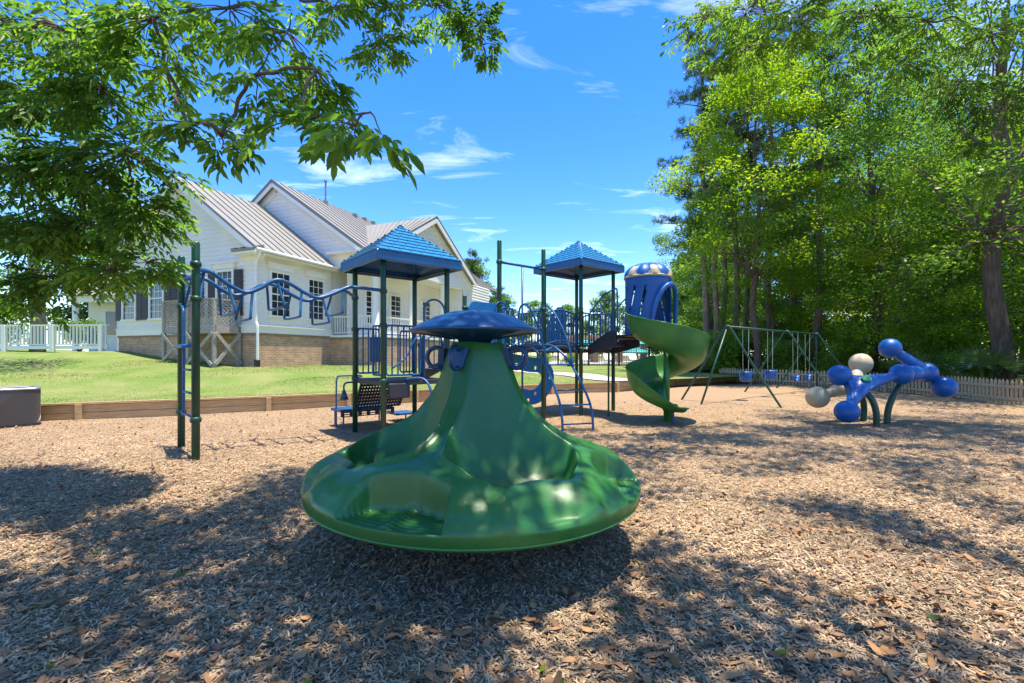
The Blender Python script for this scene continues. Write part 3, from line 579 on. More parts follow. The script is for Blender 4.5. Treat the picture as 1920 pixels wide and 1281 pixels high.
P1, P2, P1b, P2b = G(2, 0), G(3, 0), G(2, 1), G(3, 1); F_, L_, R_, C2_ = G(4, 0), G(4, 1), G(5, 0), G(5, 1)
post(P1, 3.95, (H1, 2.55, 3.48)); post(P2, 3.95, (H1, 2.55, 3.48)); post(P1b, 2.9, (H1, 2.6)); post(P2b, 2.9, (H1, 2.6))
for p in (F_, L_, R_, C2_): post(p, R2 + .1, (H1, 2.55))
# ladder posts of the overhead bars
def ladder_pt(t, off): return (B_ if off == 0 else A_) - e1 * t
LP0, LP1 = B_ - E1.normalized() * 2.62, A_ - e1 * 2.62
LP0 = Vector((-.6976 * 6.12, 6.12, 0)); LP1 = Vector((-5.12, 7.02, 0))
post(LP0, 3.03, (2.72, 2.25, .62)); post(LP1, 3.03, (2.72, 2.25, .62))
# overhead wave rails
def wave(p, q, side):
    d = q - p; L = d.length; d.normalize(); pts = []
    for t, z in ((0, 2.66), (.05, 2.69), (.10, 2.66), (.17, 2.53), (.24, 2.45), (.31, 2.53), (.39, 2.68), (.46, 2.66), (.55, 2.53), (.63, 2.46), (.72, 2.55), (.82, 2.69), (.88, 2.70), (1.0, 2.64)):
        inn = .37 * min(1, t / .08, (1 - t) / .07)
        pts.append(p + d * L * t + e2 * side * inn + UP * (z - .03 + .02))
    return smooth_path(pts, 6)
wa = wave(LP0, B_, 1); wb = wave(LP1, A_, -1)
mk('overhead_rail', *tube(wa, .031, 10), M['blue'], pst, smooth=True); mk('overhead_rail', *tube(wb, .031, 10), M['blue'], pst, smooth=True)
for k, t in enumerate((.045, .165, .285, .413, .544, .67, .80)):
    i = min(range(len(wa)), key=lambda q: abs((wa[q] - LP0).dot((B_ - LP0).normalized()) / (B_ - LP0).length - t)); a, b = wa[i], wb[i]; mid = (a + b) / 2; ac = (b - a).normalized(); sw = e1 * (.03 if k % 2 else -.03)
    for s in (1,):
        w_ = (b - a).length; tl = [a - UP * .02, a - ac * .05 - UP * .2 + sw, a - ac * .12 - UP * .38 + sw * 2, a - ac * .05 - UP * .43 + sw * 2, b + ac * .05 - UP * .43 + sw * 2, b + ac * .12 - UP * .38 + sw * 2, b + ac * .05 - UP * .2 + sw, b - UP * .02]
        mk('trapeze_rung', *tube(smooth_path(tl, 4), .020, 8), M['blue'], pst, smooth=True)
# access ladder between the two end posts
def ladder():
    a, b = LP0 + e2 * .35, LP1 - e2 * .35
    sd = [smooth_path([LP0 + UP * .62, LP0 + e2 * .26 + UP * .62, LP0 + e2 * .34 + UP * .72, LP0 + e2 * .34 + UP * 2.0, LP0 + e2 * .24 + UP * 2.2, LP0 + UP * 2.25], 4), smooth_path([LP1 + UP * .62, LP1 - e2 * .26 + UP * .62, LP1 - e2 * .34 + UP * .72, LP1 - e2 * .34 + UP * 2.0, LP1 - e2 * .24 + UP * 2.2, LP1 + UP * 2.25], 4)]
    for s in sd: mk('ladder_side', *tube(s, .02, 8), M['blue'], pst, smooth=True)
    for z in (.62, .95, 1.28): mk('ladder_rung', *tube([LP0 + e2 * .33 + UP * z, LP1 - e2 * .33 + UP * z], .018, 8), M['blue'], pst, smooth=True)
    bevel(mk('foot_step', *boxa((LP0 + LP1) / 2 + UP * 1.62 , e2, e1, UP, .75, .22, .05), M['bluepl'], pst), .015)
ladder()
# roofs
def pyramid(i, j, zb, zp, r=1.12):
    c = G(i + .5, j + .5); cs = [c + (e1 * a + e2 * b) * r * .78 for a, b in ((-1, -1), (1, -1), (1, 1), (-1, 1))]; band = .17; ap = c + UP * zp
    V = [p + UP * zb for p in cs] + [p + UP * (zb + band) for p in cs] + [ap] + [c + (p - c) * .93 + UP * (zb + .0) for p in cs] + [c + (p - c) * .93 + UP * (zb + .1) for p in cs] + [ap - UP * .12]
    F = []
    for k in range(4):
        n = (k + 1) % 4; F += [(k, n, 4 + n, 4 + k), (4 + k, 4 + n, 8), (n, k, 9 + k, 9 + n), (9 + n, 9 + k, 13 + k, 13 + n), (13 + n, 13 + k, 17)]
    o = bevel(mk('roof', V, F, M['roofpl'], pst), .018, 3)
    # moulded shingles
    sv = [(-.5, 0, .0), (.5, 0, .0), (.5, 1, 0), (-.5, 1, 0), (-.47, .02, 1), (.47, .02, 1), (.47, 1, .15), (-.47, 1, .15)]; sf = [(4, 5, 6, 7), (0, 1, 5, 4), (1, 2, 6, 5), (3, 0, 4, 7)]
    sh = mk('shingle', sv, sf, M['shingle']); sm_ = sh.data; bpy.data.objects.remove(sh)
    rows = 9
    for k in range(4):
        a = cs[k] + UP * (zb + band); b = cs[(k + 1) % 4] + UP * (zb + band); mid = (a + b) / 2; up = (ap - mid); Ls = up.length; up.normalize(); rt = (b - a).normalized(); nr = rt.cross(up); w0 = (b - a).length
        rot = Matrix((rt, up, nr)).transposed().to_quaternion(); rh = Ls / rows
        for q in range(rows):
            w = w0 * (1 - (q + .35) / rows); n = max(1, round(w / .20)); off = 0
            for x in range(n):
                ww = w / n; inst('shingle', sm_, mid + up * (q * rh) + rt * ((x + .5) * ww - w / 2) + nr * .003, rot, o, (ww * .97, rh * 1.02, .022))
    mk('finial', *box(ap + UP * .0, (.06, .06, .05)), M['shingle'], o)
    for k in range(4): mk('roof_beam', *tube([c + (cs[k] - c) * .90 + UP * (zb + .05), c + (cs[(k + 1) % 4] - c) * .90 + UP * (zb + .05)], .02, 8), M['navy'], o)
pyramid(0, 0, R1, 4.02); pyramid(4, 0, R2, 4.56)
# decks
def deck(a, b, c, d, z, name='deck'):
    q = [Vector(p) for p in (a, b, c, d)]; o = mk(name, [p + UP * z for p in q] + [p + UP * (z - .09) for p in q], [(0, 1, 2, 3), (7, 6, 5, 4)] + [(i, i + 4, (i + 1) % 4 + 4, (i + 1) % 4) for i in range(4)], M['deck'], pst); bevel(o, .01); return o
deck(B_, D_, C_, A_, D1); deck(P1, P2, P2b, P1b, H1); deck(F_, R_, C2_, L_, H1)
# barrier panels: bent hoop with bars
def panel(a, b, z0, z1, gap=.1, arch=0.0, m=None, name='guard_rail', r=.016, inset=.05):
    a = Vector(a); b = Vector(b); d = b - a; L = d.length; d.normalize(); a = a + d * inset; b = b - d * inset; L = (b - a).length; m = m or M['blue']
    top = [a + d * L * t + UP * (z1 + arch * math.sin(math.pi * t)) for t in np.linspace(.08, .92, 9)]
    hoop = [a + UP * (z0 + .05), a + UP * (z1 - .07), a + d * .02 + UP * (z1 - .02)] + top + [b - d * .02 + UP * (z1 - .02), b + UP * (z1 - .07), b + UP * (z0 + .05), b - d * .03 + UP * z0, a + d * .03 + UP * z0]
    o = mk(name, *tube(hoop, r * 1.2, 8, True), m, pst, smooth=True); n = max(2, int(L / gap))
    for k in range(1, n):
        t = k / n; p = a + d * L * t; mk('bar', *tube([p + UP * z0, p + UP * (z1 + arch * math.sin(math.pi * t) - .005)], r * .9, 6), m, o, smooth=True)
    return o
# tower one
panel(A_, A_ + E1 * .42, D1 + .1, 2.02); panel(B_, B_ + E2 * .38, D1 + .1, 2.02); panel(B_, B_ + E1 * .60, D1 + .1, 2.02)
panel(C_ - E1 * .30, C_, D1 + .1, 2.0)
def loop(a, b, z0, z1, r=.02, name='hand_loop'):
    a = Vector(a); b = Vector(b); m = (a + b) / 2; h = (b - a) / 2; n = h.length; pts = [a + UP * z0] + [m - h * math.cos(x) + UP * (z1 - n + n * math.sin(x)) for x in np.linspace(0, math.pi, 13)] + [b + UP * z0]
    return mk(name, *tube(pts, r, 10), M['blue'], pst, smooth=True)
loop(B_ + E1 * .62, D_ - E1 * .04, D1 - .05, 2.55); loop(D_ + E2 * .15, D_ + E2 * .75, D1, 2.1)
mk('diagonal_handle', *tube(smooth_path([B_ + E1 * .1 - e2 * .06 + UP * 1.25, B_ + E1 * .3 - e2 * .09 + UP * 1.45, B_ + E1 * .42 - e2 * .09 + UP * 1.75, B_ + E1 * .55 - e2 * .06 + UP * 1.9], 5), .016, 8), M['blue'], pst, smooth=True)
bevel(mk('bubble_panel', *boxa(A_ + E1 * .34 + UP * 1.6, e1, e2, UP, .28, .06, .5), M['navy'], pst), .05, 3)
mk('slide_hand_rail', *tube(smooth_path([B_ + E1 * .3 - e2 * .02 + UP * (D1 + .02), B_ + E1 * .5 - e2 * .22 + UP * (D1 + .03), B_ + E1 * .55 - e2 * .42 + UP * (D1 - .2), B_ + E1 * .55 - e2 * .48 + UP * .35, B_ + E1 * .55 - e2 * .48 - UP * .1], 5), .024, 8), M['blue'], pst, smooth=True)
bevel(mk('under_deck_panel', *boxa(B_ + E1 * .22 - e2 * .03 + UP * (D1 - .18), e1, e2, UP, .42, .06, .28), M['deck'], pst), .03, 3)
# transfer steps behind tower one
def perforated(c, ax, ay, sx, sy, n, m, name):
    ax = Vector(ax).normalized(); ay = Vector(ay).normalized(); nz_ = ax.cross(ay); P = []
    for k in range(n + 1): P.append(boxa(Vector(c) + ay * (k / n - .5) * sy, ax, ay, nz_, sx, sy / n * .42, .03))
    for k in range(n * 2 + 1): P.append(boxa(Vector(c) + ax * (k / (2 * n) - .5) * sx + nz_ * .002, ax, ay, nz_, sx / (2 * n) * .38, sy, .026))
    P.append(boxa(Vector(c) + ax * sx / 2, ax, ay, nz_, .04, sy, .05)); P.append(boxa(Vector(c) - ax * sx / 2, ax, ay, nz_, .04, sy, .05))
    o = mk(name, *join(P), m, pst); return o
tp = A_ + E2 * .62 + E1 * .36
perforated(A_ + E2 * .22 + E1 * .52 + UP * .66, e1, e2 * .55 - UP * .85, 1.0, .66, 8, M['deck'], 'perforated_riser')
bevel(mk('transfer_platform', *boxa(tp + UP * .33, e1, e2, UP, 1.15, .62, .06), M['blue'], pst), .012); perforated(tp - e2 * .34 + UP * .28, e1, UP, 1.1, .13, 3, M['deck'], 'perforated_edge')
bevel(mk('transfer_step', *boxa(tp + E1 * .72 + UP * .15, e1, e2, UP, .5, .5, .05), M['blue'], pst), .012)
for a in (tp - e1 * .5 - e2 * .25, tp - e1 * .5 + e2 * .25, tp + e1 * .5 + e2 * .25, tp + E1 * .72 + e1 * .2 + e2 * .2): mk('step_leg', *tube([a - UP * .15, a + UP * (.15 if a == tp + E1 * .72 + e1 * .2 + e2 * .2 else .31)], .018, 8), M['blue'], pst)
mk('transfer_hand_rail', *tube(smooth_path([tp - e1 * .56 - UP * .1, tp - e1 * .56 + UP * .8, tp - e1 * .54 + UP * 1.0, tp - e1 * .48 + UP * 1.05, tp - e1 * .1 - e2 * .2 + UP * 1.05, A_ + UP * 1.02], 4), .018, 8), M['blue'], pst, smooth=True)
mk('bell_arm', *tube(smooth_path([A_ + UP * .95, A_ - e1 * .16 + UP * .95, A_ - e1 * .22 + UP * .9, A_ - e1 * .22 + UP * .8], 4), .018, 8), M['navy'], pst, smooth=True); q = A_ - e1 * .22
mk('talk_horn', *lathe([(.0, .80), (.03, .80), (.045, .74), (.085, .62), (.08, .62), (.03, .76)], q, 20), M['navy'], pst, smooth=True)
# stairs up from tower one
for k in range(3):
    z = D1 + (H1 - D1) * (k + 1) / 4; c = G(1 + (k + .6) / 3.2, .5); st = mk('stair_tread', *boxa(c + UP * z, e1, e2, UP, .42, .86, .05), M['deck'], pst); bevel(st, .01)
for j in (.12, .88):
    a = G(1, j) + UP * (D1 - .04); b = G(2, j) + UP * (H1 - .04); mk('stringer', *beam(a, b, .04, .2), M['deck'], pst)
    tp_ = [G(1.02, j) + UP * (D1 + .05), G(1.02, j) + UP * (D1 + .62), G(1.08, j) + UP * (D1 + .75), G(1.9, j) + UP * (H1 + .72), G(2, j) + UP * (H1 + .72)]
    hr = mk('stair_hand_rail', *tube(smooth_path(tp_, 4), .02, 8), M['blue'], pst, smooth=True)
    for k in range(1, 10):
        t = k / 10; mk('bar', *tube([G(1 + t, j) + UP * (D1 + (H1 - D1) * t), G(1 + t, j) + UP * (D1 + .70 + (H1 - D1 + .0) * t)], .014, 6), M['blue'], hr)
# high deck
panel(P1, P1 + E1 * .34, H1 + .08, 2.5); panel(P2 - E1 * .32, P2, H1 + .08, 2.5); panel(P1b, P2b, H1 + .08, 2.5)
loop(P1 - e1 * .16 - e2 * .05, P1 + e1 * .16 - e2 * .05, H1 + .1, 2.62, .018)
mk('cross_bar', *tube([P1 + UP * 3.48, P2 + UP * 3.48], .028, 10), M['blue'], pst, smooth=True)
mk('fire_pole', *tube([P1 + E1 * .5 + UP * 3.48, P1 + E1 * .5 - UP * .2], .024, 10), M['blue'], pst, smooth=True)
def bluepanel(a, b, z0, z1, name, holes, th=.04, shape=None):
    """flat moulded panel with round holes, from a filled curve"""
    a = Vector(a); b = Vector(b); d = (b - a); L = d.length; d.normalize(); cu = bpy.data.curves.new('c', 'CURVE'); cu.dimensions = '2D'; cu.fill_mode = 'BOTH'; cu.extrude = th / 2; cu.bevel_depth = .008; cu.bevel_resolution = 1
    def sp(pts, smooth):
        s = cu.splines.new('POLY'); s.points.add(len(pts) - 1); s.use_cyclic_u = True
        for i, p in enumerate(pts): s.points[i].co = (p[0], p[1], 0, 1)
    sp(shape or [(0, 0), (L, 0), (L, (z1 - z0) * .7), (L * .6, z1 - z0), (L * .3, (z1 - z0) * .95), (0, (z1 - z0) * .7)], False)
    for (x, y, r_) in holes: sp([(x + r_ * math.cos(q), y + r_ * math.sin(q)) for q in np.linspace(0, 2 * math.pi, 17)[:-1]], False)
    ob = bpy.data.objects.new('c', cu); col.objects.link(ob); dg = bpy.context.evaluated_depsgraph_get(); me = bpy.data.meshes.new_from_object(ob.evaluated_get(dg)); bpy.data.objects.remove(ob)
    n = d.cross(UP); V = [a + d * v.co.x + UP * (z0 + v.co.y) - n * v.co.z for v in me.vertices]; F = [tuple(p.vertices) for p in me.polygons]
    return mk(name, V, F, M['dots'], pst)
L01 = (P2b - P1b).length
bluepanel(P1b + E1 * .05 - e2 * .04, P1b + E1 * .95 - e2 * .04, H1 + .12, 2.66, 'crawl_panel', [(.35, .5, .16), (.85, .5, .16)], shape=[(0, 0), (L01 * .9, 0), (L01 * .9, .85), (L01 * .8, 1.0), (.12, 1.0), (0, .85)])
# arched climber
def climber():
    tops = [(P1 + E1 * .42), (P1 + E1 * .88)]; feet = [Vector((1.02, 9.08, 0)), Vector((1.66, 9.22, 0))]; sides = []
    for t, f in zip(tops, feet):
        d = (f - t); g = gz(f.x, f.y) - .1
        pts = smooth_path([t + UP * (H1 + .02), t + d * .12 + UP * (H1 + .07), t + d * .32 + UP * (H1 + .02), t + d * .58 + UP * (H1 - .28), t + d * .82 + UP * .85, t + d * .96 + UP * .4, Vector((f.x, f.y, g))], 6)
        sides.append(pts); mk('climber_rail', *tube(pts, .026, 10), M['blue'], pst, smooth=True)
        hl = smooth_path([t + UP * (H1 + .05), t + UP * (H1 + .7), t + d * .06 + UP * (H1 + .93), t + d * .22 + UP * (H1 + .92), t + d * .42 + UP * (H1 + .55), t + d * .58 + UP * (H1 + .05), t + d * .66 + UP * (H1 - .42)], 6); mk('climber_hand_rail', *tube(hl, .021, 8), M['blue'], pst, smooth=True)
    N = len(sides[0])
    for fr in (.40, .55, .70, .82, .94): i = int(fr * (N - 1)); mk('climber_rung', *tube([sides[0][i], sides[1][i]], .017, 8), M['blue'], pst, smooth=True)
climber()
# perforated wave climber under the bridge
ctr = [(0, .25), (.45, .42), (.9, .36), (1.2, .45), (1.42, .72), (1.42, 1.0), (1.22, 1.18), (.85, 1.22), (.4, 1.30), (0, 1.28)]
cp = smooth_path([(x, y, 0) for x, y in ctr], 6); lo = []; hi = []
for i, p in enumerate(cp):
    t = (cp[min(i + 1, len(cp) - 1)] - cp[max(i - 1, 0)]).normalized(); s = Vector((-t.y, t.x, 0)); w = .185; lo.append(p - s * w); hi.append(p + s * w)
holes = []
for i in range(3, len(cp) - 2, 4): t = (cp[i + 1] - cp[i - 1]).normalized(); s = Vector((-t.y, t.x, 0)); q = cp[i] + s * (.075 if (i // 4) % 2 else -.075); holes.append((q.x, q.y, .058))
bluepanel(G(2.83, 1.0), G(4.18, .78), .02, 1.5, 'wave_climber', holes, shape=[(p.x, p.y) for p in lo] + [(p.x, p.y) for p in hi[::-1]])
# arched bridge between the high decks
def bridge():
    n = 9
    for k in range(n):
        t = (k + .5) / n; z = H1 + .16 * math.sin(math.pi * t) - .02; bevel(mk('bridge_plank', *boxa(G(3 + t, .5) + UP * (z - .03), e1, e2, UP, S / n - .012, S * .86, .07), M['deck'], pst), .008)
    for j in (.04, .96):
        mk('bridge_beam', *tube([G(3 + t, j) + UP * (H1 - .1 + .16 * math.sin(math.pi * t)) for t in np.linspace(.03, .97, 14)], .035, 8), M['navy'], pst, smooth=True)
        hp_ = [G(3 + t, j) + UP * (2.42 + .16 * math.sin(math.pi * t)) for t in np.linspace(.04, .96, 14)]; o = mk('bridge_rail', *tube(hp_, .02, 8), M['blue'], pst, smooth=True)
        mk('bridge_lower_rail', *tube([p - UP * .74 for p in hp_], .016, 8), M['blue'], pst, smooth=True)
        for k in range(1, 13): t = k / 13; mk('bar', *tube([G(3 + t, j) + UP * (1.68 + .16 * math.sin(math.pi * t)), G(3 + t, j) + UP * (2.42 + .16 * math.sin(math.pi * t))], .014, 6), M['blue'], o)
bridge()
bluepanel(L_ + E1 * .08, L_ + E1 * .62, H1 + .1, 2.75, 'dotted_panel', [(.13 + .2 * (k % 3), .14 + .17 * (k // 3), .055) for k in range(15) if not (k // 3 == 4 and k % 3 == 0)], shape=[(0, 0), (.7, 0), (.7, .95), (.6, 1.1), (.42, 1.08), (.15, .8), (0, .5)])
# tower two
panel(L_, C2_, H1 + .1, 2.55, arch=.1); panel(R_, C2_, H1 + .1, 2.55, arch=.08); panel(F_, F_ + E1 * .28, H1 + .1, 2.55)
panel(R_ - E1 * .12, R_, H1 + .1, 2.55)
# step link to the turret
TC = Vector((3.25, 10.85, 0)); TR = .54
m0 = F_ + E1 * .60; dirT = (TC - m0).normalized(); sdT = Vector((-dirT.y, dirT.x, 0)); LT = (TC - m0).length - TR
for k in range(2): z = H1 + (H2 - H1) * (k + 1) / 2 - .02; bevel(mk('link_step', *boxa(m0 + dirT * (LT * (k + .5) / 2) + UP * (z - .05), dirT, sdT, UP, LT / 2 + .06, .95, .10), M['deck'], pst), .012)
for s in (-1, 1):
    a = m0 + sdT * s * .47; b = a + dirT * LT
    sk = mk('link_side', [a + UP * (H1 - .14), b + UP * (H2 - .30), b + UP * (H2 + .06), b - dirT * .25 + UP * (H2 + .06), a + UP * (H1 + .1)] + [p + sdT * s * .04 for p in [a + UP * (H1 - .14), b + UP * (H2 - .30), b + UP * (H2 + .06), b - dirT * .25 + UP * (H2 + .06), a + UP * (H1 + .1)]], [(0, 1, 2, 3, 4), (9, 8, 7, 6, 5)] + [(i, i + 5, (i + 1) % 5 + 5, (i + 1) % 5) for i in range(5)], M['deck'], pst)
    tl = smooth_path([a + UP * (H1 + .1), a + UP * (H1 + .8), a + dirT * .08 + UP * (H1 + .98), a + dirT * LT * .5 + UP * (H2 + .95), b - dirT * .1 + UP * (H2 + 1.08), b + UP * (H2 + 1.0), b + UP * (H2 + .05)], 5)
    o = mk('link_rail', *tube(tl, .02, 8), M['blue'], pst, smooth=True)
    for k in range(1, 7): t = k / 7; p = a + dirT * LT * t; mk('bar', *tube([p + UP * (H1 + .08 + (H2 - H1) * t), p + UP * (H1 + .95 + (H2 - H1 + .1) * t)], .014, 6), M['blue'], o)
q = m0 + dirT * LT * .55 - sdT * .3; mk('link_support', *tube([q - UP * .2, q + UP * (H1 + .05)], .024, 8), M['green'], pst)
# turret with slanted slots
def turret():
    na, nzs = 96, 24; z0, z1 = H2 - .03, 3.32; shear = -.6; V = []; F = []
    aslide = math.atan2(10.35 - TC.y, 3.62 - TC.x)
    for i in range(nzs + 1):
        for k in range(na):
            z = z0 + (z1 - z0) * i / nzs; a = 2 * math.pi * k / na - shear * (z - z0) / (z1 - z0); r = TR * (1.0 + .02 * math.cos(math.pi * i / nzs)); V.append((TC.x + r * math.cos(a), TC.y + r * math.sin(a), z))
    for i in range(nzs):
        for k in range(na):
            zc = z0 + (z1 - z0) * (i + .5) / nzs; a = 2 * math.pi * (k + .5) / na - shear * (zc - z0) / (z1 - z0)
            da = (a - aslide + math.pi) % (2 * math.pi) - math.pi
            if abs(da) < .78 * math.sqrt(max(0, 1 - ((zc - z0) / 1.12) ** 2)): continue
            dl = (a - math.atan2(-dirT.y, -dirT.x) + math.pi) % (2 * math.pi) - math.pi
            if abs(dl) < .75 and zc < z0 + 1.1: continue
            if k % 8 in (2, 3) and (4 <= i <= 10 or 12 <= i <= 19) and ((k // 8) % 2 == 0 or i > 7) and abs(da) > 1.0: continue
            F.append((i * na + k, i * na + (k + 1) % na, (i + 1) * na + (k + 1) % na, (i + 1) * na + k))
    o = mk('turret', V, F, M['bluepl'], pst, smooth=True); s = o.modifiers.new('solid', 'SOLIDIFY'); s.thickness = .05; s.offset = -1
    mk('turret_floor', *lathe([(0, H2 - .06), (TR, H2 - .06), (TR + .01, H2 - .02), (TR - .04, H2), (0, H2)], TC, 40), M['deck'], o, smooth=False)
    hood = [TC + Vector((math.cos(aslide + .80 * math.cos(x)), math.sin(aslide + .80 * math.cos(x)), 0)) * (TR + .09) + UP * (z0 + 1.14 * math.sin(x)) for x in np.linspace(0, math.pi, 19)]
    mk('exit_hood', *tube(hood, .055, 8), M['bluepl'], o, smooth=True)
    mk('crown_ring', *tube([TC + Vector((TR * .99 * math.cos(x), TR * .99 * math.sin(x), 3.33)) for x in np.linspace(0, 2 * math.pi, 41)[:-1]], .03, 8, True), M['beige'], o, smooth=True)
    for k in range(12):
        a0 = 2 * math.pi * k / 12; V = []; n = 7
        for i in range(8):
            t = i / 7; r = TR * .98 * math.cos(t * math.pi / 2 * .97); z = 3.34 + .34 * math.sin(t * math.pi / 2)
            for j in range(n):
                s_ = j / (n - 1) - .5; a = a0 + s_ * 2 * math.pi / 12; bul = .035 * math.cos(s_ * math.pi) * math.cos(t * 1.5); V.append((TC.x + (r + bul) * math.cos(a), TC.y + (r + bul) * math.sin(a), z + bul * .6))
        F4 = [(i * n + j, i * n + j + 1, (i + 1) * n + j + 1, (i + 1) * n + j) for i in range(7) for j in range(n - 1)]
        if k % 2: mk('crown_scallop', V, [f for q, f in enumerate(F4) if q // (n - 1) < (1 if (q % (n - 1)) in (0, n - 2) else 3)], M['beige'], o, smooth=True)
        mk('crown_petal', V, [f for q, f in enumerate(F4) if not k % 2 or q // (n - 1) >= (1 if (q % (n - 1)) in (0, n - 2) else 3)], M['bluepl'], o, smooth=True)
turret()
# spiral slide
def spiral():
    cs = Vector((3.54, 10.38, 0)); pl = mk('slide_pole', *tube([cs - UP * .1, cs + UP * 1.95], .07, 16), M['slide'], pst, smooth=True)
    sec = [(.06, .32), (.07, .12), (.12, .0), (.28, -.08), (.48, -.09), (.66, -.05), (.80, .08), (.865, .28), (.885, .52), (.915, .545)]
    V = []; N = 110; th0, th1 = R(158), R(628); ns = len(sec)
    for i in range(N + 1):
        t = i / N; th = th0 + (th1 - th0) * t; z = 1.98 - 1.66 * t ** .97
        if t > .90: z = max(z, .335 + (1 - t) * .3)
        for (r_, dz) in sec:
            k = 1 - max(0, (t - .86) / .14); out = dz * (k if dz > 0 else 1) + (.04 if dz > 0 else 0) * (1 - k)
            p = cs + Vector((math.cos(th) * r_, math.sin(th) * r_, z + out)); V.append(p)
    tg = Vector((-math.sin(th1), math.cos(th1), 0)); rd = Vector((math.cos(th1), math.sin(th1), 0)); EX = 4
    for i in range(1, EX + 1):
        for (r_, dz) in sec: V.append(cs + rd * (.46 + (r_ - .46) * (1 - .02 * i)) + tg * (.055 * i) + UP * (.335 - .0008 * i * i + (dz * .0 + .04 if dz > 0 else dz)))
    F = [(i * ns + j, i * ns + j + 1, (i + 1) * ns + j + 1, (i + 1) * ns + j) for i in range(N + EX) for j in range(ns - 1)]
    o = mk('spiral_slide', V, F, M['slide'], pst, smooth=True); s = o.modifiers.new('solid', 'SOLIDIFY'); s.thickness = .035; s.offset = 0; sb = o.modifiers.new('sub', 'SUBSURF'); sb.levels = 1; sb.render_levels = 1
    e = cs + Vector((math.cos(th1) * .45, math.sin(th1) * .45, 0))
    mk('slide_foot', *tube([e - UP * .1, e + UP * .3], .03, 10), M['navy'], pst)
    mk('slide_base', *lathe([(.0, .32), (.2, .32), (.17, .24), (.08, .2), (.075, -.1)], cs + Vector((.05, -.1, 0)), 20), M['slide'], pst, smooth=True)
spiral()

# ------------------------------------------------------------------ swing set and swings
T0, T1, T2 = Vector((6.65, 14, 2.36)), Vector((10.3, 17.0, 2.36)), Vector((12.75, 19.0, 2.36))
sw = thing('swing_set', 'green steel swing frame with splayed legs in front of the picket fence', 'swing set', (9.5, 16.5, 0))
mk('top_bar', *tube([T0, T1, T2], .035, 12), M['green'], sw, smooth=True)
bd = (T2 - T0).normalized(); pd = Vector((-bd.y, bd.x, 0))
for T, ex in ((T0, -1), (T1, 0), (T2, 1)):
    for s in (-1, 1):
        f = T + pd * s * 1.58 - bd * .02 * s; f.z = gz(f.x, f.y) - .1; mk('leg', *tube(smooth_path([T + bd * .02 * s, T + pd * s * .12 - UP * .08, T.lerp(f, .5) + UP * .02, f], 5), .032, 10), M['green'], sw, smooth=True)
    if ex: f = T + bd * ex * 1.1 + pd * .3; f.z = -.1; mk('leg', *tube([T, f], .03, 10), M['green'], sw, smooth=True)
    mk('end_fitting', *sphere(T, .06, 12), M['green'], sw, smooth=True)
def chain(par, a, b): mk('chain', *tube([a, b], .009, 5), M['chrome'], par)
def bucket(p, label):
    t = thing('bucket_swing', label, 'swing', (p.x, p.y, .5), 'bucket swings'); c = Vector((p.x, p.y, .80))
    V = []; n = 24; prof = [(.17, .14), (.19, .15), (.2, .12), (.19, -.05), (.17, -.16), (.1, -.19), (0, -.19)]
    mk('bucket', *lathe([(r, z) for r, z in prof] + [(0, -.16), (.14, -.14), (.17, .14)], c, 20), M['bluepl'], t, smooth=True)
    for s in (-1, 1): mk('side_strap', *boxa(c + bd * s * .19 + UP * .1, bd, pd, UP, .03, .09, .16), M['navy'], t); chain(t, c + bd * s * .2 + UP * .12, Vector((p.x, p.y, 2.34)) + bd * s * .22)
def belt(p, label):
    t = thing('belt_swing', label, 'swing', (p.x, p.y, .4), 'belt swings'); V = []; c = Vector((p.x, p.y, .46))
    for i in range(13):
        x = (i / 12 - .5) * 2; z = .22 * x * x
        for y in (-.08, .08): V.append(c + bd * x * .22 + pd * y + UP * z)
    o = mk('belt', V, [(i * 2, i * 2 + 1, i * 2 + 3, i * 2 + 2) for i in range(12)], M['bluepl'], t, smooth=True); o.modifiers.new('solid', 'SOLIDIFY').thickness = .02
    for s in (-1, 1): chain(t, c + bd * s * .22 + UP * .22, Vector((p.x, p.y, 2.34)) + bd * s * .26)
bucket(T0.lerp(T1, .27), 'blue bucket swing nearest the spiral slide'); bucket(T0.lerp(T1, .68), 'blue bucket swing next to the middle legs of the swing frame')
belt(T1.lerp(T2, .27), 'blue belt swing just beyond the middle legs of the swing frame'); belt(T1.lerp(T2, .68), 'blue belt swing hanging nearest the far end of the frame')

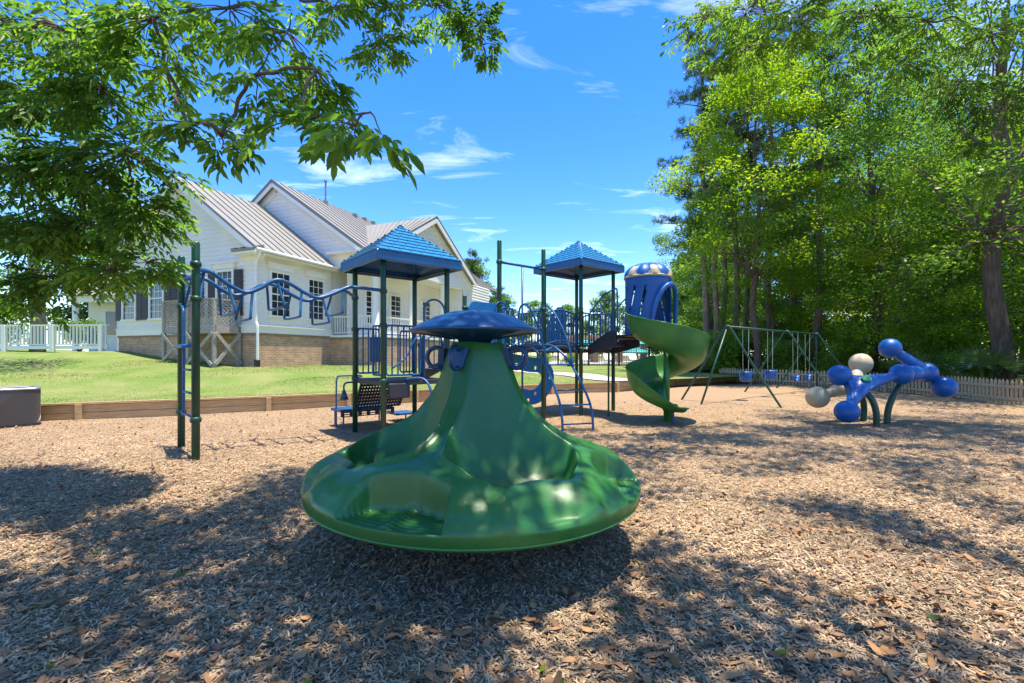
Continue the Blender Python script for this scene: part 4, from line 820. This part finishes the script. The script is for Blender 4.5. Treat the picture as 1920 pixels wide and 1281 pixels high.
# ------------------------------------------------------------------ ball rocker
def rocker():
    t = thing('molecule_rocker', 'blue and beige ball-and-arm rocker on curved green legs', 'rocker', (7.95, 9.8, 0))
    def arm(name, cen, balls, m, rb, star=True):
        P = []; cen = Vector(cen)
        for b in balls:
            b = Vector(b); d = b - cen
            P.append(tube([cen - d * .05, cen + d * .2, cen + d * .5, cen + d * .75, b], [.20, .175, .125, .10, .12], 14))
        body = mk(name, *join(P), m, t, smooth=True); rm = body.modifiers.new('remesh', 'REMESH'); rm.mode = 'VOXEL'; rm.voxel_size = .02; rm.use_smooth_shade = True; s = body.modifiers.new('s', 'SMOOTH'); s.iterations = 8; s.factor = .5
        for b in balls: mk('ball', *sphere(b, rb, 24), m, t, smooth=True)
        return body
    a1 = [at(1574, 704, 9.7), at(1588, 772, 9.15), at(1690, 702, 9.7)]; c1 = at(1614, 722, 9.6)
    arm('blue_arm', c1, a1, M['bluepl'], .225)
    nw = (a1[1] - a1[0]).cross(a1[2] - a1[0]).normalized(); nw = nw if nw.y < 0 else -nw; out_ = []
    for k_ in range(3):
        p_, q_ = a1[(0, 2, 1)[k_]], a1[(2, 1, 0)[k_]]; md = (p_ + q_) / 2; cc_ = c1 + (md - c1) * .42
        for t_ in np.linspace(.12, .88, 9): out_.append(p_ * (1 - t_) ** 2 + cc_ * 2 * t_ * (1 - t_) + q_ * t_ * t_)
    m_ = len(out_); wb_ = mk('web_plate', [p + nw * .10 for p in out_] + [p - nw * .10 for p in out_], [tuple(range(m_)), tuple(range(2 * m_ - 1, m_ - 1, -1))] + [(i, i + m_, (i + 1) % m_ + m_, (i + 1) % m_) for i in range(m_)], M['bluepl'], t); bevel(wb_, .03, 3)
    a2 = [at(1669, 653, 10.3), at(1736, 699, 10.2), at(1770, 726, 10.0)]; mk('ball', *sphere(a2[0], .22, 24), M['bluepl'], t, smooth=True); mk('ball', *sphere(a2[1], .225, 24), M['bluepl'], t, smooth=True); mk('ball', *sphere(a2[2], .235, 24), M['bluepl'], t, smooth=True)
    mk('blue_arm', *tube([a2[0], a2[0].lerp(a2[1], .5), a2[1]], [.10, .12, .17], 16), M['bluepl'], t, smooth=True); mk('blue_arm', *tube([a2[1], a2[1].lerp(a2[2], .5), a2[2]], [.14, .09, .12], 16), M['bluepl'], t, smooth=True)
    mk('blue_arm', *tube([a1[2], a2[1]], [.17, .17], 16), M['bluepl'], t, smooth=True)
    b1, b2 = at(1614, 682, 10.4), at(1533, 745, 10.0); cb = at(1600, 722, 10.2)
    arm('beige_arm', cb, [b1, b2], M['beige'], .235)
    n = nw; s = n.cross(UP).normalized(); u = s.cross(n); cc = c1 + n * .21 + UP * .02
    V = [cc + (s * math.cos(x) * .10 + u * math.sin(x) * .07) for x in np.linspace(0, 2 * math.pi, 25)[:-1]]; mk('round_badge', V + [v - n * .06 for v in V], [tuple(range(24))[::-1]] + [(i, (i + 1) % 24, (i + 1) % 24 + 24, i + 24) for i in range(24)], M['lime'], t)
    for pts in ([at(1643, 800, 9.45), at(1643, 775, 9.45), at(1634, 748, 9.5), at(1618, 732, 9.6)], [at(1618, 788, 10.2), at(1620, 765, 10.15), at(1616, 745, 10.1), at(1606, 726, 10.0)], [at(1663, 795, 9.8), at(1665, 770, 9.8), at(1675, 742, 9.8), at(1692, 715, 9.85)]):
        pts[0].z = -.1; mk('curved_leg', *tube(smooth_path(pts, 6), .062, 14), M['green'], t, smooth=True)
rocker()

# ------------------------------------------------------------------ pool area beyond the lawn
pf = thing('pool_fence', 'black metal picket fence in front of the pool', 'fence', (4, 35, .6))
for k in range(8):
    a = Vector((-6 + k * 2.4, 35 + .1 * k, .6)); b = a + Vector((2.4, .1, 0)); P = []
    for j in range(18): p = a.lerp(b, (j + .5) / 18); P.append(box(p + UP * .92, (.03, .03, 1.75)))
    o = mk('bar_panel', *join(P), M['black'], pf); o['kind'] = 'stuff'
    for z in (.15, 1.7): mk('rail', *beam(a + UP * z, b + UP * z, .045, .05), M['black'], pf)
    mk('post', *box(a + UP * .95, (.08, .08, 1.95)), M['black'], pf)
for i, (x, y, z, r_, lab) in enumerate(((11.5, 42, 3.05, 2.0, 'teal pool umbrella showing beside the top of the spiral slide pole'), (12.6, 46, 2.35, 1.6, 'lower teal pool umbrella seen behind the spiral slide pole'), (8.6, 50, 3.4, 2.2, 'teal pool umbrella farthest back, left of the spiral slide'))):
    t = thing('pool_umbrella', lab, 'umbrella', (x, y, .7), 'teal pool umbrellas'); mk('canopy', *lathe([(0, z), (r_ * .5, z - .28), (r_, z - .62), (r_, z - .72)], (x, y, 0), 8), M['teal'], t); mk('pole', *tube([(x, y, .7), (x, y, z)], .04, 8), M['white'], t)
for i, x in enumerate((4.5, 6.3, 8.4, 10.6)):
    t = thing('pool_lounger', ['white pool lounger farthest left behind the black fence', 'white pool lounger second from the left behind the black fence', 'white pool lounger third from the left behind the black fence', 'white pool lounger farthest right behind the black fence'][i], 'lounger', (x, 39, .71), 'white loungers by the pool')
    mk('seat', *box((x, 39, 1.05), (.65, 1.3, .08)), M['white'], t); mk('backrest', *boxa((x, 39.85, 1.3), (1, 0, 0), (0, .7, .7), (0, -.7, .7), .65, .75, .07), M['white'], t)
    for sx in (-.28, .28):
        for sy in (-.55, .55): mk('leg', *box((x + sx, 39 + sy, .88), (.05, .05, .34)), M['white'], t)
pg = thing('pool_pergola', 'brown brick-piered pergola standing by the pool', 'pergola', (9, 46, .7))
for x in (6, 8.4, 10.8, 13.2):
    for y in (45.5, 48.5): mk('pier', *box((x, y, 1.9), (.5, .5, 2.5)), M['brickpier'], pg)
for k in range(9): mk('rafter', *box((9.6, 45 + k * .5, 3.3), (8.6, .08, .2)), M['timber'], pg)
for y in (45.5, 48.5): mk('beam', *box((9.6, y, 3.14), (8.4, .2, .12)), M['timber'], pg)

# ------------------------------------------------------------------ vegetation
def unit(n):
    v = rng.normal(0, 1, (n, 3)); return v / np.linalg.norm(v, axis=1)[:, None]
def leaf_quads(c, ax, nrm, L, W, fold=.25):
    """n folded leaves: two quads each sharing the midrib"""
    n = len(c); ax = ax / np.linalg.norm(ax, axis=1)[:, None]; sd = np.cross(nrm, ax); sd /= np.linalg.norm(sd, axis=1)[:, None] + 1e-9; up = np.cross(ax, sd)
    L = np.broadcast_to(np.asarray(L, float).reshape(-1, 1), (n, 1)); W = np.broadcast_to(np.asarray(W, float).reshape(-1, 1), (n, 1))
    V = np.stack([c, c + ax * L * .3 + sd * W * .45 + up * W * fold, c + ax * L * .65 + sd * W * .42 + up * W * fold, c + ax * L - up * L * .06, c + ax * L * .65 - sd * W * .42 + up * W * fold, c + ax * L * .3 - sd * W * .45 + up * W * fold], 1).reshape(-1, 3)
    b = np.arange(n)[:, None] * 6; return V, np.concatenate([b + np.array([0, 1, 2, 3]), b + np.array([0, 3, 4, 5])])
def diamonds(c, ax, nrm, L, W):
    n = len(c); ax = ax / np.linalg.norm(ax, axis=1)[:, None]; sd = np.cross(nrm, ax); sd /= np.linalg.norm(sd, axis=1)[:, None] + 1e-9
    L = np.broadcast_to(np.asarray(L, float).reshape(-1, 1), (n, 1)); W = np.broadcast_to(np.asarray(W, float).reshape(-1, 1), (n, 1))
    V = np.stack([c, c + ax * L * .45 + sd * W * .5, c + ax * L, c + ax * L * .45 - sd * W * .5], 1).reshape(-1, 3); return V, np.arange(n * 4).reshape(-1, 4)
def clump_leaves(centers, radii, n_each, size, flat=.6, droop=.3):
    C = []; 
    for (c, r_, n) in zip(centers, radii, n_each):
        d = unit(n) * (rng.uniform(0, 1, n) ** .45)[:, None] * r_; d[:, 2] *= flat; C.append(np.array(c) + d)
    C = np.concatenate(C); n = len(C); ax = unit(n); ax[:, 2] = ax[:, 2] * .5 - droop; nr = unit(n) * .75 + np.array([0, 0, 1.0])
    s = rng.uniform(.6, 1.15, n) * size; return diamonds(C, ax, nr, s, s * .52)
def limb(par, a, b, r0, r1, m, sag=.0, wob=.08, name='limb', n=7):
    a = Vector(a); b = Vector(b); L = (b - a).length; pts = []
    for i in range(n):
        t = i / (n - 1); p = a.lerp(b, t) + UP * sag * L * math.sin(math.pi * t); w = wob * L * math.sin(math.pi * t) 
        pts.append(p + Vector((random.uniform(-w, w), random.uniform(-w, w), random.uniform(-w, w))) * .5)
    return tube(smooth_path(pts, 2), [r0 + (r1 - r0) * i / (2 * (n - 1)) for i in range(2 * (n - 1) + 1)], 8), pts
def broad_tree(name, label, base, H, cr, tr, n_cl, n_leaf, size, leafm, group, crown_z0=.3, seed=0, squash=.8, lean=(0, 0)):
    """tapered trunk with forking limbs that end in separate leaf clumps"""
    random.seed(seed); base = Vector(base); t = thing(name, label, 'tree', base, group)
    top = base + Vector((lean[0], lean[1], H * .82)); tk, tp_ = limb(t, base - UP * .3, top, tr, tr * .25, None, 0, .04, n=8); mk('trunk', *tk, M['bark'], t, smooth=True)
    cs = []; rs = []; P = []
    for k in range(n_cl):
        f = (k + .5) / n_cl; zz = H * (crown_z0 + (1 - crown_z0) * f); prof = math.sin(math.pi * min(.98, (.18 + .80 * f))) ** .6
        a = k * 2.39996 + random.uniform(-.3, .3); rad = cr * prof * random.uniform(.45, 1.0)
        ctr = base + Vector((lean[0] * f + rad * math.cos(a), lean[1] * f + rad * math.sin(a), zz + random.uniform(-.4, .4))); cs.append(ctr); rs.append(cr * random.uniform(.20, .36))
        st = tp_[min(7, max(3, int(8 * (zz / H) * .8)))]; P.append(limb(t, st, ctr, tr * .2 * (1 - f * .6), .015, None, .06, .10)[0])
    mk('limbs', *join(P), M['bark'], t, smooth=True)
    V, F = clump_leaves(cs, rs, [int(n_leaf / n_cl * random.uniform(.6, 1.4)) for _ in cs], size, squash * .7); mk('crown', V, F, leafm, t)
    return t
def copy_tree(src, loc, rz, sc, label):
    o = src.copy(); col.objects.link(o); o.location = loc; o.rotation_euler = (0, 0, rz); o.scale = sc; o['label'] = label
    for ch in src.children: c = ch.copy(); col.objects.link(c); c.parent = o
    return o
def pine(name, label, base, H, tr, group, seed=0, z0=.55, n=26, cr=2.6):
    random.seed(seed); base = Vector(base); t = thing(name, label, 'tree', base, group); tk, tp_ = limb(t, base - UP * .3, base + Vector((random.uniform(-.5, .5), random.uniform(-.5, .5), H)), tr, tr * .25, None, 0, .02, n=9); mk('trunk', *tk, M['pinebark'], t, smooth=True)
    cs = []; rs = []; P = []
    for k in range(n):
        f = k / (n - 1); z = H * (z0 + (1.0 - z0) * f); a = k * 2.4; rad = cr * (1 - .75 * f) * random.uniform(.5, 1.1); st = base.lerp(tp_[-1], z / H * .985)
        c = st + Vector((rad * math.cos(a), rad * math.sin(a), random.uniform(0, .7))); P.append(limb(t, st, c, .06 * (1.3 - f), .02, None, -.03, .06, n=4)[0])
        for q in (1.0, .65): cs.append(st.lerp(c, q) + Vector((0, 0, .15))); rs.append(random.uniform(.55, .95))
    mk('limbs', *join(P), M['pinebark'], t, smooth=True)
    C = []
    for c, r_ in zip(cs, rs):
        for _ in range(16): C.append(np.array(c) + unit(1)[0] * r_ * np.array([1, 1, .5]) * random.random() ** .5)
    C = np.array(C); k = 26; c = np.repeat(C, k, 0); ax = unit(len(c)) + np.array([0, 0, .35]); V, F = diamonds(c, ax, unit(len(c)), .34 * rng.uniform(.6, 1.1, len(c)), .028); mk('crown', V, F, M['needle'], t)
    return t

# the tree whose branches hang into the picture from the left, and shade the foreground
def near_tree(label, base, trunk_top, tr, vis, shade, lm, leaf=.105, name='overhanging_tree', per=1.0):
    base = Vector(base); t = thing(name, label, 'tree', base); fork = Vector(trunk_top)
    tk, _ = limb(t, base - UP * .2, fork, tr, tr * .7, None, 0, .05); mk('trunk', *tk, M['bark'], t, smooth=True)
    LV, LN, LA, LS = [], [], [], []; P = []
    nodes = [fork] + [at(px, py, d) for (px, py, d, rad, nt) in vis] + [Vector(q[:3]) for q in shade]; order = sorted(range(1, len(nodes)), key=lambda i: (nodes[i] - fork).length); par_ = {}; done = [0]; cnt = [1] * len(nodes)
    for i in order:
        par_[i] = min(done, key=lambda j: (nodes[j] - nodes[i]).length + .35 * (nodes[j] - fork).length); done.append(i)
    for i in order[::-1]: cnt[par_[i]] += cnt[i]
    for i in order: P.append(limb(t, nodes[par_[i]], nodes[i], min(.075, .0048 * cnt[i] ** .5 + .002), .0045 * cnt[i] ** .5, None, .06, .12)[0])
    for (px, py, d, rad, nt) in vis:
        c = at(px, py, d)
        lf0 = leaf; lf = leaf * (1.25 if d < 2.6 else .95)
        for k in range(int(nt * per / (1.3 if d < 3.6 else 1))):
            dr = unit(1)[0]; dr[2] = dr[2] * .6 - .25; tip = c + Vector(dr) * rad * random.uniform(.35, 1.0); P.append(limb(t, c + Vector(dr) * rad * .05, tip, .006, .0025, None, .08, .12, n=4)[0])
            ax0 = Vector(dr).normalized(); m_ = random.randint(5, 9)
            for j in range(m_):
                f = (j + 1) / m_; p = c.lerp(tip, .25 + .75 * f) + UP * .08 * (tip - c).length * math.sin(math.pi * f); sgn = 1 if j % 2 else -1
                sd = ax0.cross(UP); sd = sd.normalized() if sd.length > .1 else Vector((1, 0, 0))
                stem = (ax0 * .7 + sd * sgn * random.uniform(.3, .9) + Vector((0, 0, random.uniform(-.7, .1)))).normalized(); s1 = stem.cross(UP).normalized()
                q = p + stem * lf * .5; nrm_ = Vector((random.gauss(0, .45), random.gauss(0, .45), 1))
                for (al, sp, sc) in ((.2, 1, .7), (.2, -1, .7), (.75, 1, .95), (.75, -1, .95), (1.0, 0, 1.1)):
                    LV.append(q + stem * lf * al * .9); LA.append((stem * (.6 if sp else 1) + s1 * sp * .8 + Vector((0, 0, -.25))).normalized()); LN.append(nrm_ + Vector((random.gauss(0, .25), random.gauss(0, .25), 0))); LS.append(lf * sc * random.uniform(.75, 1.15))
    mk('branches', *join(P), M['twig'], t, smooth=True)
    S_ = np.array(LS); V, F = leaf_quads(np.array(LV), np.array(LA), np.array(LN), S_, S_ * .37); mk('foliage', V, F, lm, t)
    cs = []; rs = []; P = []
    for (x, y, z, r_) in shade: cs.append((x, y, z)); rs.append(r_)
    if cs:
        V, F = clump_leaves(cs, rs, [int(330 * r_ * r_) for r_ in rs], .15, .45, .15); mk('upper_foliage', V, F, lm, t)
random.seed(11)
VIS = [(40, 60, 4.6, .9, 26), (150, 60, 4.2, .8, 24), (290, 35, 3.9, .7, 18), (430, 15, 3.7, .5, 9), (540, 60, 3.4, .42, 8), (590, 130, 3.2, .34, 6), (80, 190, 4.8, .9, 30), (200, 170, 4.4, .7, 22), (310, 130, 3.9, .45, 7), (480, 140, 3.3, .3, 5),
       (30, 320, 5, .9, 32), (140, 310, 4.8, .85, 32), (240, 290, 4.4, .55, 20), (350, 230, 3.7, .36, 7), (415, 255, 3.3, .28, 5), (60, 440, 5.2, .85, 28), (160, 420, 5, .8, 30), (255, 400, 4.8, .5, 16), (120, 520, 5.3, .6, 17), (225, 505, 5.1, .5, 14), (275, 490, 5.0, .36, 9), (30, 540, 5.4, .55, 11), (300, 390, 4.7, .36, 9),
       (560, 230, 3.1, .36, 5), (620, 220, 2.9, .34, 4), (665, 235, 2.7, .26, 3), (695, 210, 2.5, .22, 2), (625, 15, 4.6, .55, 11), (720, 15, 5, .55, 11), (715, 80, 5, .4, 8), (820, 10, 5.3, .5, 11), (900, 45, 5.5, .36, 10), (905, 85, 5.5, .24, 6)]
SH = []
for k in range(70):
    x = random.uniform(-8.5, 1.0); y = random.uniform(-1.5, 2.7)
    SH.append((x, y, 6.6 + random.uniform(.2, 2.2), random.uniform(.4, .85)))
for k in range(34):
    x = random.uniform(-2.0, 1.3); y = random.uniform(2.5, 5.4)
    SH.append((x, y, max(6.6, 2.7 + .8 * y) + random.uniform(.3, 2.2), random.uniform(.4, .75)))
for k in range(45): SH.append((random.uniform(-6, 2.4), random.uniform(.9, 3.3), 6.8 + random.uniform(0, 2.0), random.uniform(.4, .8)))
near_tree('leafy tree hanging its branches over the upper left of the playground', (-8.2, 1.6, 0), (-7.2, 2.2, 6.2), .28, VIS, SH, M['leaf_near'], per=1.4)
VIS2 = [(1320, 30, 8.0, .7, 14), (1400, 20, 8, .9, 22), (1400, 90, 8.2, .6, 14), (1500, 40, 8, 1.0, 26), (1620, 30, 8.5, 1.0, 26), (1740, 40, 8.5, 1.1, 28), (1860, 60, 8.5, 1.1, 28), (1880, 190, 9, 1.0, 26), (1800, 150, 9, .9, 22), (1690, 120, 9, .8, 18), (1890, 320, 9.5, .9, 22), (1570, 120, 9, .6, 12), (1820, 270, 9.5, .6, 12), (1345, 110, 8, .35, 7)]
SH2 = []
for k in range(190):
    y = random.uniform(-1.5, 9.5); x = random.uniform(1.6, 12)
    SH2.append((x, y, max(6.8, 2.6 + .8 * y) + random.uniform(.2, 2.6), random.uniform(.35, .75)))
for k in range(34): SH2.append((random.uniform(7.5, 14), random.uniform(7.5, 11.5), random.uniform(11.6, 13), random.uniform(.5, .9)))
near_tree('leafy tree reaching over the playground from the upper right', (12.2, 5.2, 0), (11.4, 6.2, 7.0), .32, VIS2, SH2, M['leaf_b'], .12, per=1.1)

GR = 'trees behind the picket fence'
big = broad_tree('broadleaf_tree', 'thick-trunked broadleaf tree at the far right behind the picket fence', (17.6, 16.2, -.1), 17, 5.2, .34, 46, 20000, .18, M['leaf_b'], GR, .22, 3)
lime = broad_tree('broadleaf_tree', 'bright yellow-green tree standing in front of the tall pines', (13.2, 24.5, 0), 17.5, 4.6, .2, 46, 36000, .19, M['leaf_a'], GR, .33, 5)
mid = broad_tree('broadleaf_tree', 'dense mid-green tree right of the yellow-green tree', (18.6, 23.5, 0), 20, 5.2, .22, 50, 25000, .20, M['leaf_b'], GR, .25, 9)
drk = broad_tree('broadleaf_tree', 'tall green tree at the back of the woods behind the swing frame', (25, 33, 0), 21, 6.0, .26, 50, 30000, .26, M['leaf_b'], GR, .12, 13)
for i, (src, x, y, rz, s, lab) in enumerate(((drk, 34, 26, 1, 1.0, 'tree at the right edge behind the thick trunk'), (drk, 17.5, 40, 3, .8, 'tree filling the gap behind the pine trunks'), (lime, 24.5, 20, 5, .85, 'bright tree beside the thick trunk at far right'), (drk, 34, 38, 2.2, 1.1, 'tree farthest right in the back row of the woods'), (drk, 45, 40, .6, 1.1, 'tall tree in the back row at the right edge of the woods'), (drk, 42, 31, 4.1, .8, 'lower tree behind the right end of the picket fence'), (mid, 27, 27, 2.6, .85, 'mid-green tree between the thick trunk and the swing frame'), (lime, 21, 48, 3.2, .7, 'bright tree beyond the pool behind the pines'))):
    copy_tree(src, (x, y, -.1), rz, (s, s, s), lab)
und = broad_tree('understory_tree', 'small bright tree leaning over the picket fence behind the ball rocker', (17.4, 20.3, 0), 9.0, 3.1, .10, 30, 12000, .16, M['leaf_a'], 'small trees close behind the picket fence', .16, 17)
for i, (x, y, rz, s, lab) in enumerate(((20.5, 23.5, 1, 1.2, 'small tree set back behind the swing frame end'), (15.6, 27.5, 2, .95, 'small tree between the swing frame and the pines'), (20.8, 14.6, 3, 1.0, 'small tree low at the right edge behind the palmettos'), (19.4, 18.2, 4, 1.15, 'small tree just left of the thick trunk'), (18.5, 29.5, 5, 1.2, 'small tree at the feet of the pines'), (24, 25, .5, 1.4, 'small tree deep in the woods behind the ball rocker'), (13.8, 31.5, 2.4, .8, 'small tree right behind the swing frame near leg'))):
    copy_tree(und, (x, y, -.1), rz, (s, s, s), lab)
copy_tree(big, (-18.2, 13.8, .8), 2.0, (.72, .72, .72), 'tree at far left shading the lawn, partly hidden by near branches')
PG = 'tall pines at the edge of the woods'
p0 = pine('pine_tree', 'tallest pine leaning out over the sky, left edge of the woods', (12.9, 30, 0), 24, .26, PG, 21, .42, 30, 3.2)
p1_ = pine('pine_tree', 'tall pine second from the left edge of the woods', (15.2, 33, 0), 26, .27, PG, 22, .5, 26, 2.8)
for i, (px, d, s, lab) in enumerate(((1345, 29, .82, 'slim pine trunk just right of the leftmost pine'), (1378, 30, .9, 'pine trunk third from the left in the pine row'), (1398, 33, 1.0, 'pine trunk fourth from the left, set back'), (1447, 28, .95, 'pine trunk showing between the swing legs'), (1490, 30, 1.0, 'pine trunk above the far swing bay'), (1530, 27, .9, 'rightmost reddish pine trunk near the ball rocker'))):
    copy_tree(p1_ if i % 2 else p0, ((px - 960) / 850 * d, d, -.1), i * 1.3, (s, s, s), lab)
# distant trees beyond house and pool
BG = 'distant trees beyond the pool and clubhouse'
far = broad_tree('distant_tree', 'distant round tree at the left of the gap beyond the clubhouse', (-5.0, 50, .5), 11, 4.2, .25, 30, 16000, .34, M['leaf_b'], BG, .15, 31)
pf0 = pine('distant_pine', 'distant pine rising right behind the clubhouse porch', (-4.2, 47, .5), 11, .2, BG, 33, .3, 24, 2.6)
for i, (x, y, s, lab) in enumerate(((-1.5, 60, .8, 'distant low tree behind the tall ladder posts'), (3.5, 62, .75, 'distant tree behind the first tower gap'), (8.5, 64, .72, 'distant tree behind the second tower'), (13, 62, .85, 'distant tree behind the turret'), (18.5, 58, .8, 'distant tree right of the turret crown'), (22, 62, 1.1, 'distant tree behind the spiral slide'), (-9, 58, .9, 'distant tree mostly hidden by the clubhouse roof'), (28, 60, 1.2, 'distant tree behind the swing frame top bar'), (36, 56, 1.3, 'distant tree behind the mid woods'), (45, 50, 1.4, 'distant tree closing the woods at right'))):
    copy_tree(far, (x, y, .4), i * 1.1, (s, s, s), lab)
for i, (x, y, s, lab) in enumerate(((31, 47, 1.9, 'tall distant tree closing the sky gap behind the swing frame'), (41, 46, 1.9, 'tall distant tree closing the sky gap above the ball rocker'), (52, 42, 1.9, 'tall distant tree closing the woods beyond the thick trunk'), (24, 54, 1.6, 'tall distant tree behind the pine trunks'))): copy_tree(far, (x, y, 0), i * 1.9, (s, s, s), lab)
copy_tree(pf0, (-1.6, 52, .5), 2, (.8, .8, .75), 'shorter distant pine beside the clubhouse porch')
# bushes behind the fence
def bush(name, label, c, r_, h, n, size, lm, group):
    c = Vector(c); t = thing(name, label, 'bush', c, group); cs = []; rs = []; P = []
    for k in range(9):
        a = random.uniform(0, 6.28); q = c + Vector((math.cos(a) * r_ * random.uniform(.1, .75), math.sin(a) * r_ * random.uniform(.1, .75), h * random.uniform(.25, .85))); cs.append(q); rs.append(r_ * random.uniform(.35, .55)); P.append(tube([c - UP * .1, c.lerp(q, .5) + Vector((.05, .04, 0)), q], [.03, .02, .008], 5))
    mk('stems', *join(P), M['bark'], t); V, F = clump_leaves(cs, rs, [n // 9] * 9, size, .9); mk('foliage', V, F, lm, t); return t
random.seed(5)
BU = 'shrubs behind the picket fence'
b0 = bush('shrub', 'leafy shrub behind the picket fence', (12.4, 27.2, 0), 1.6, 2.8, 6500, .17, M['shrubleaf'], BU); b1 = bush('shrub', 'leafy shrub behind the picket fence', (14.6, 24, 0), 1.5, 2.3, 6500, .16, M['shrubleaf'], BU)
for i, (x, y, s) in enumerate(((16.2, 21.5, .9), (17.2, 18.8, 1.0), (17.4, 14.2, .9), (16.4, 11.8, .8), (18.6, 24, 1.4), (20.5, 21, 1.5), (21, 17, 1.4), (19.5, 13.5, 1.3), (15.5, 29, 1.4), (18.8, 28.5, 1.5), (23, 24.5, 1.7), (11.2, 29.5, .9), (12.8, 33, 1.2), (24, 14, 1.8), (16.8, 16.6, .7), (26, 29, 2), (19.6, 32, 1.7), (15, 38, 1.6), (28, 19, 2))):
    c = copy_tree(b0 if i % 2 else b1, (x, y, -.05), i * 1.7, (s, s, s), 'leafy shrub behind the picket fence')
shr = sorted([o for o in bpy.data.objects if o.name.startswith('shrub') and o.type == 'EMPTY'], key=lambda o: o.location.x / o.location.y)
ORD = 'first second third fourth fifth sixth seventh eighth ninth tenth eleventh twelfth thirteenth fourteenth fifteenth sixteenth seventeenth eighteenth nineteenth twentieth twenty-first twenty-second'.split()
for i, o in enumerate(shr): o['label'] = 'bright green leafy shrub behind the picket fence, ' + ORD[i] + ' from the left'
def palmetto(loc, s, label):
    t = thing('palmetto', label, 'palm', loc, 'palmettos behind the picket fence'); loc = Vector(loc)
    for k in range(13):
        a = k * 2.4; el = random.uniform(.35, 1.3); d = Vector((math.cos(a) * math.cos(el), math.sin(a) * math.cos(el), math.sin(el))); tip = loc + d * s * random.uniform(.8, 1.1); fr = mk('frond', *tube([loc, tip], .012, 5), M['palm'], t)
        sd = d.cross(UP).normalized(); up = sd.cross(d); c = []; ax = []
        for j in range(19): b_ = (j / 18 - .5) * 3.6; c.append(tip); ax.append(d * math.cos(b_) + sd * math.sin(b_) - UP * .15)
        V, F = diamonds(np.array(c), np.array(ax), np.repeat(np.array([up]), 19, 0) + unit(19) * .2, .62 * s, .055 * s); mk('fan_leaflets', V, F, M['palm'], fr)
palmetto((16.3, 15.6, .3), 1.1, 'palmetto with fan leaves beside the thick tree trunk'); palmetto((15.9, 17.6, .3), .95, 'smaller palmetto left of the thick tree trunk')
# far left background plants
t = thing('palm_trunk_tree', 'stout reddish palm trunk behind the white ramp railing', 'tree', (-24.6, 23.5, 1.6), None)
mk('trunk', *tube([(-24.6, 23.5, 1.4), (-24.55, 23.5, 4), (-24.7, 23.4, 7)], [.33, .28, .26], 14), M['pinebark'], t, smooth=True)
C = np.repeat(np.array([[-24.7, 23.4, 7.0]]), 420, 0); ax = unit(420); ax[:, 2] = np.abs(ax[:, 2]) * .8 - .2; V, F = diamonds(C, ax, unit(420), rng.uniform(1.2, 2.2, 420), .10); mk('crown', V, F, M['palm'], t)
bush('yellow_green_shrub', 'yellow-green shrub at the far left behind the railing', (-26.2, 23.2, 1.7), 1.6, 3.2, 5000, .18, M['leaf_a'], None); bush('round_shrub', 'round green shrub in front of the white cottage', (-21.6, 22.6, 1.7), 1.1, 1.9, 4000, .14, M['leaf_b'], None)
copy_tree(far, (-32, 36, 1.5), 1, (1.1, 1.1, 1.1), 'distant tree behind the white cottage'); copy_tree(far, (-40, 30, 1.5), 2, (1.2, 1.2, 1.2), 'distant tree at far left beyond the cottage'); copy_tree(far, (-24, 44, 1.4), 4, (1.1, 1.1, 1.0), 'distant tree between cottage and clubhouse')
for i, (x, y) in enumerate(((1.2, 33.8), (2.6, 34), (4.2, 34.1))): bush('hedge_shrub', ['low clipped shrub farthest left at the pool fence', 'low clipped shrub in the middle at the pool fence', 'low clipped shrub farthest right at the pool fence'][i], (x, y, .6), .75, .9, 1500, .12, M['leaf_a'], 'clipped shrubs at the pool fence')
for o in bpy.data.objects:
    if '_o' in o: del o['_o']
    if o.parent is not None and o.name.split('.')[0] in ('limbs', 'branches', 'stems', 'crown', 'foliage', 'upper_foliage', 'fan_leaflets'): o['kind'] = 'stuff'
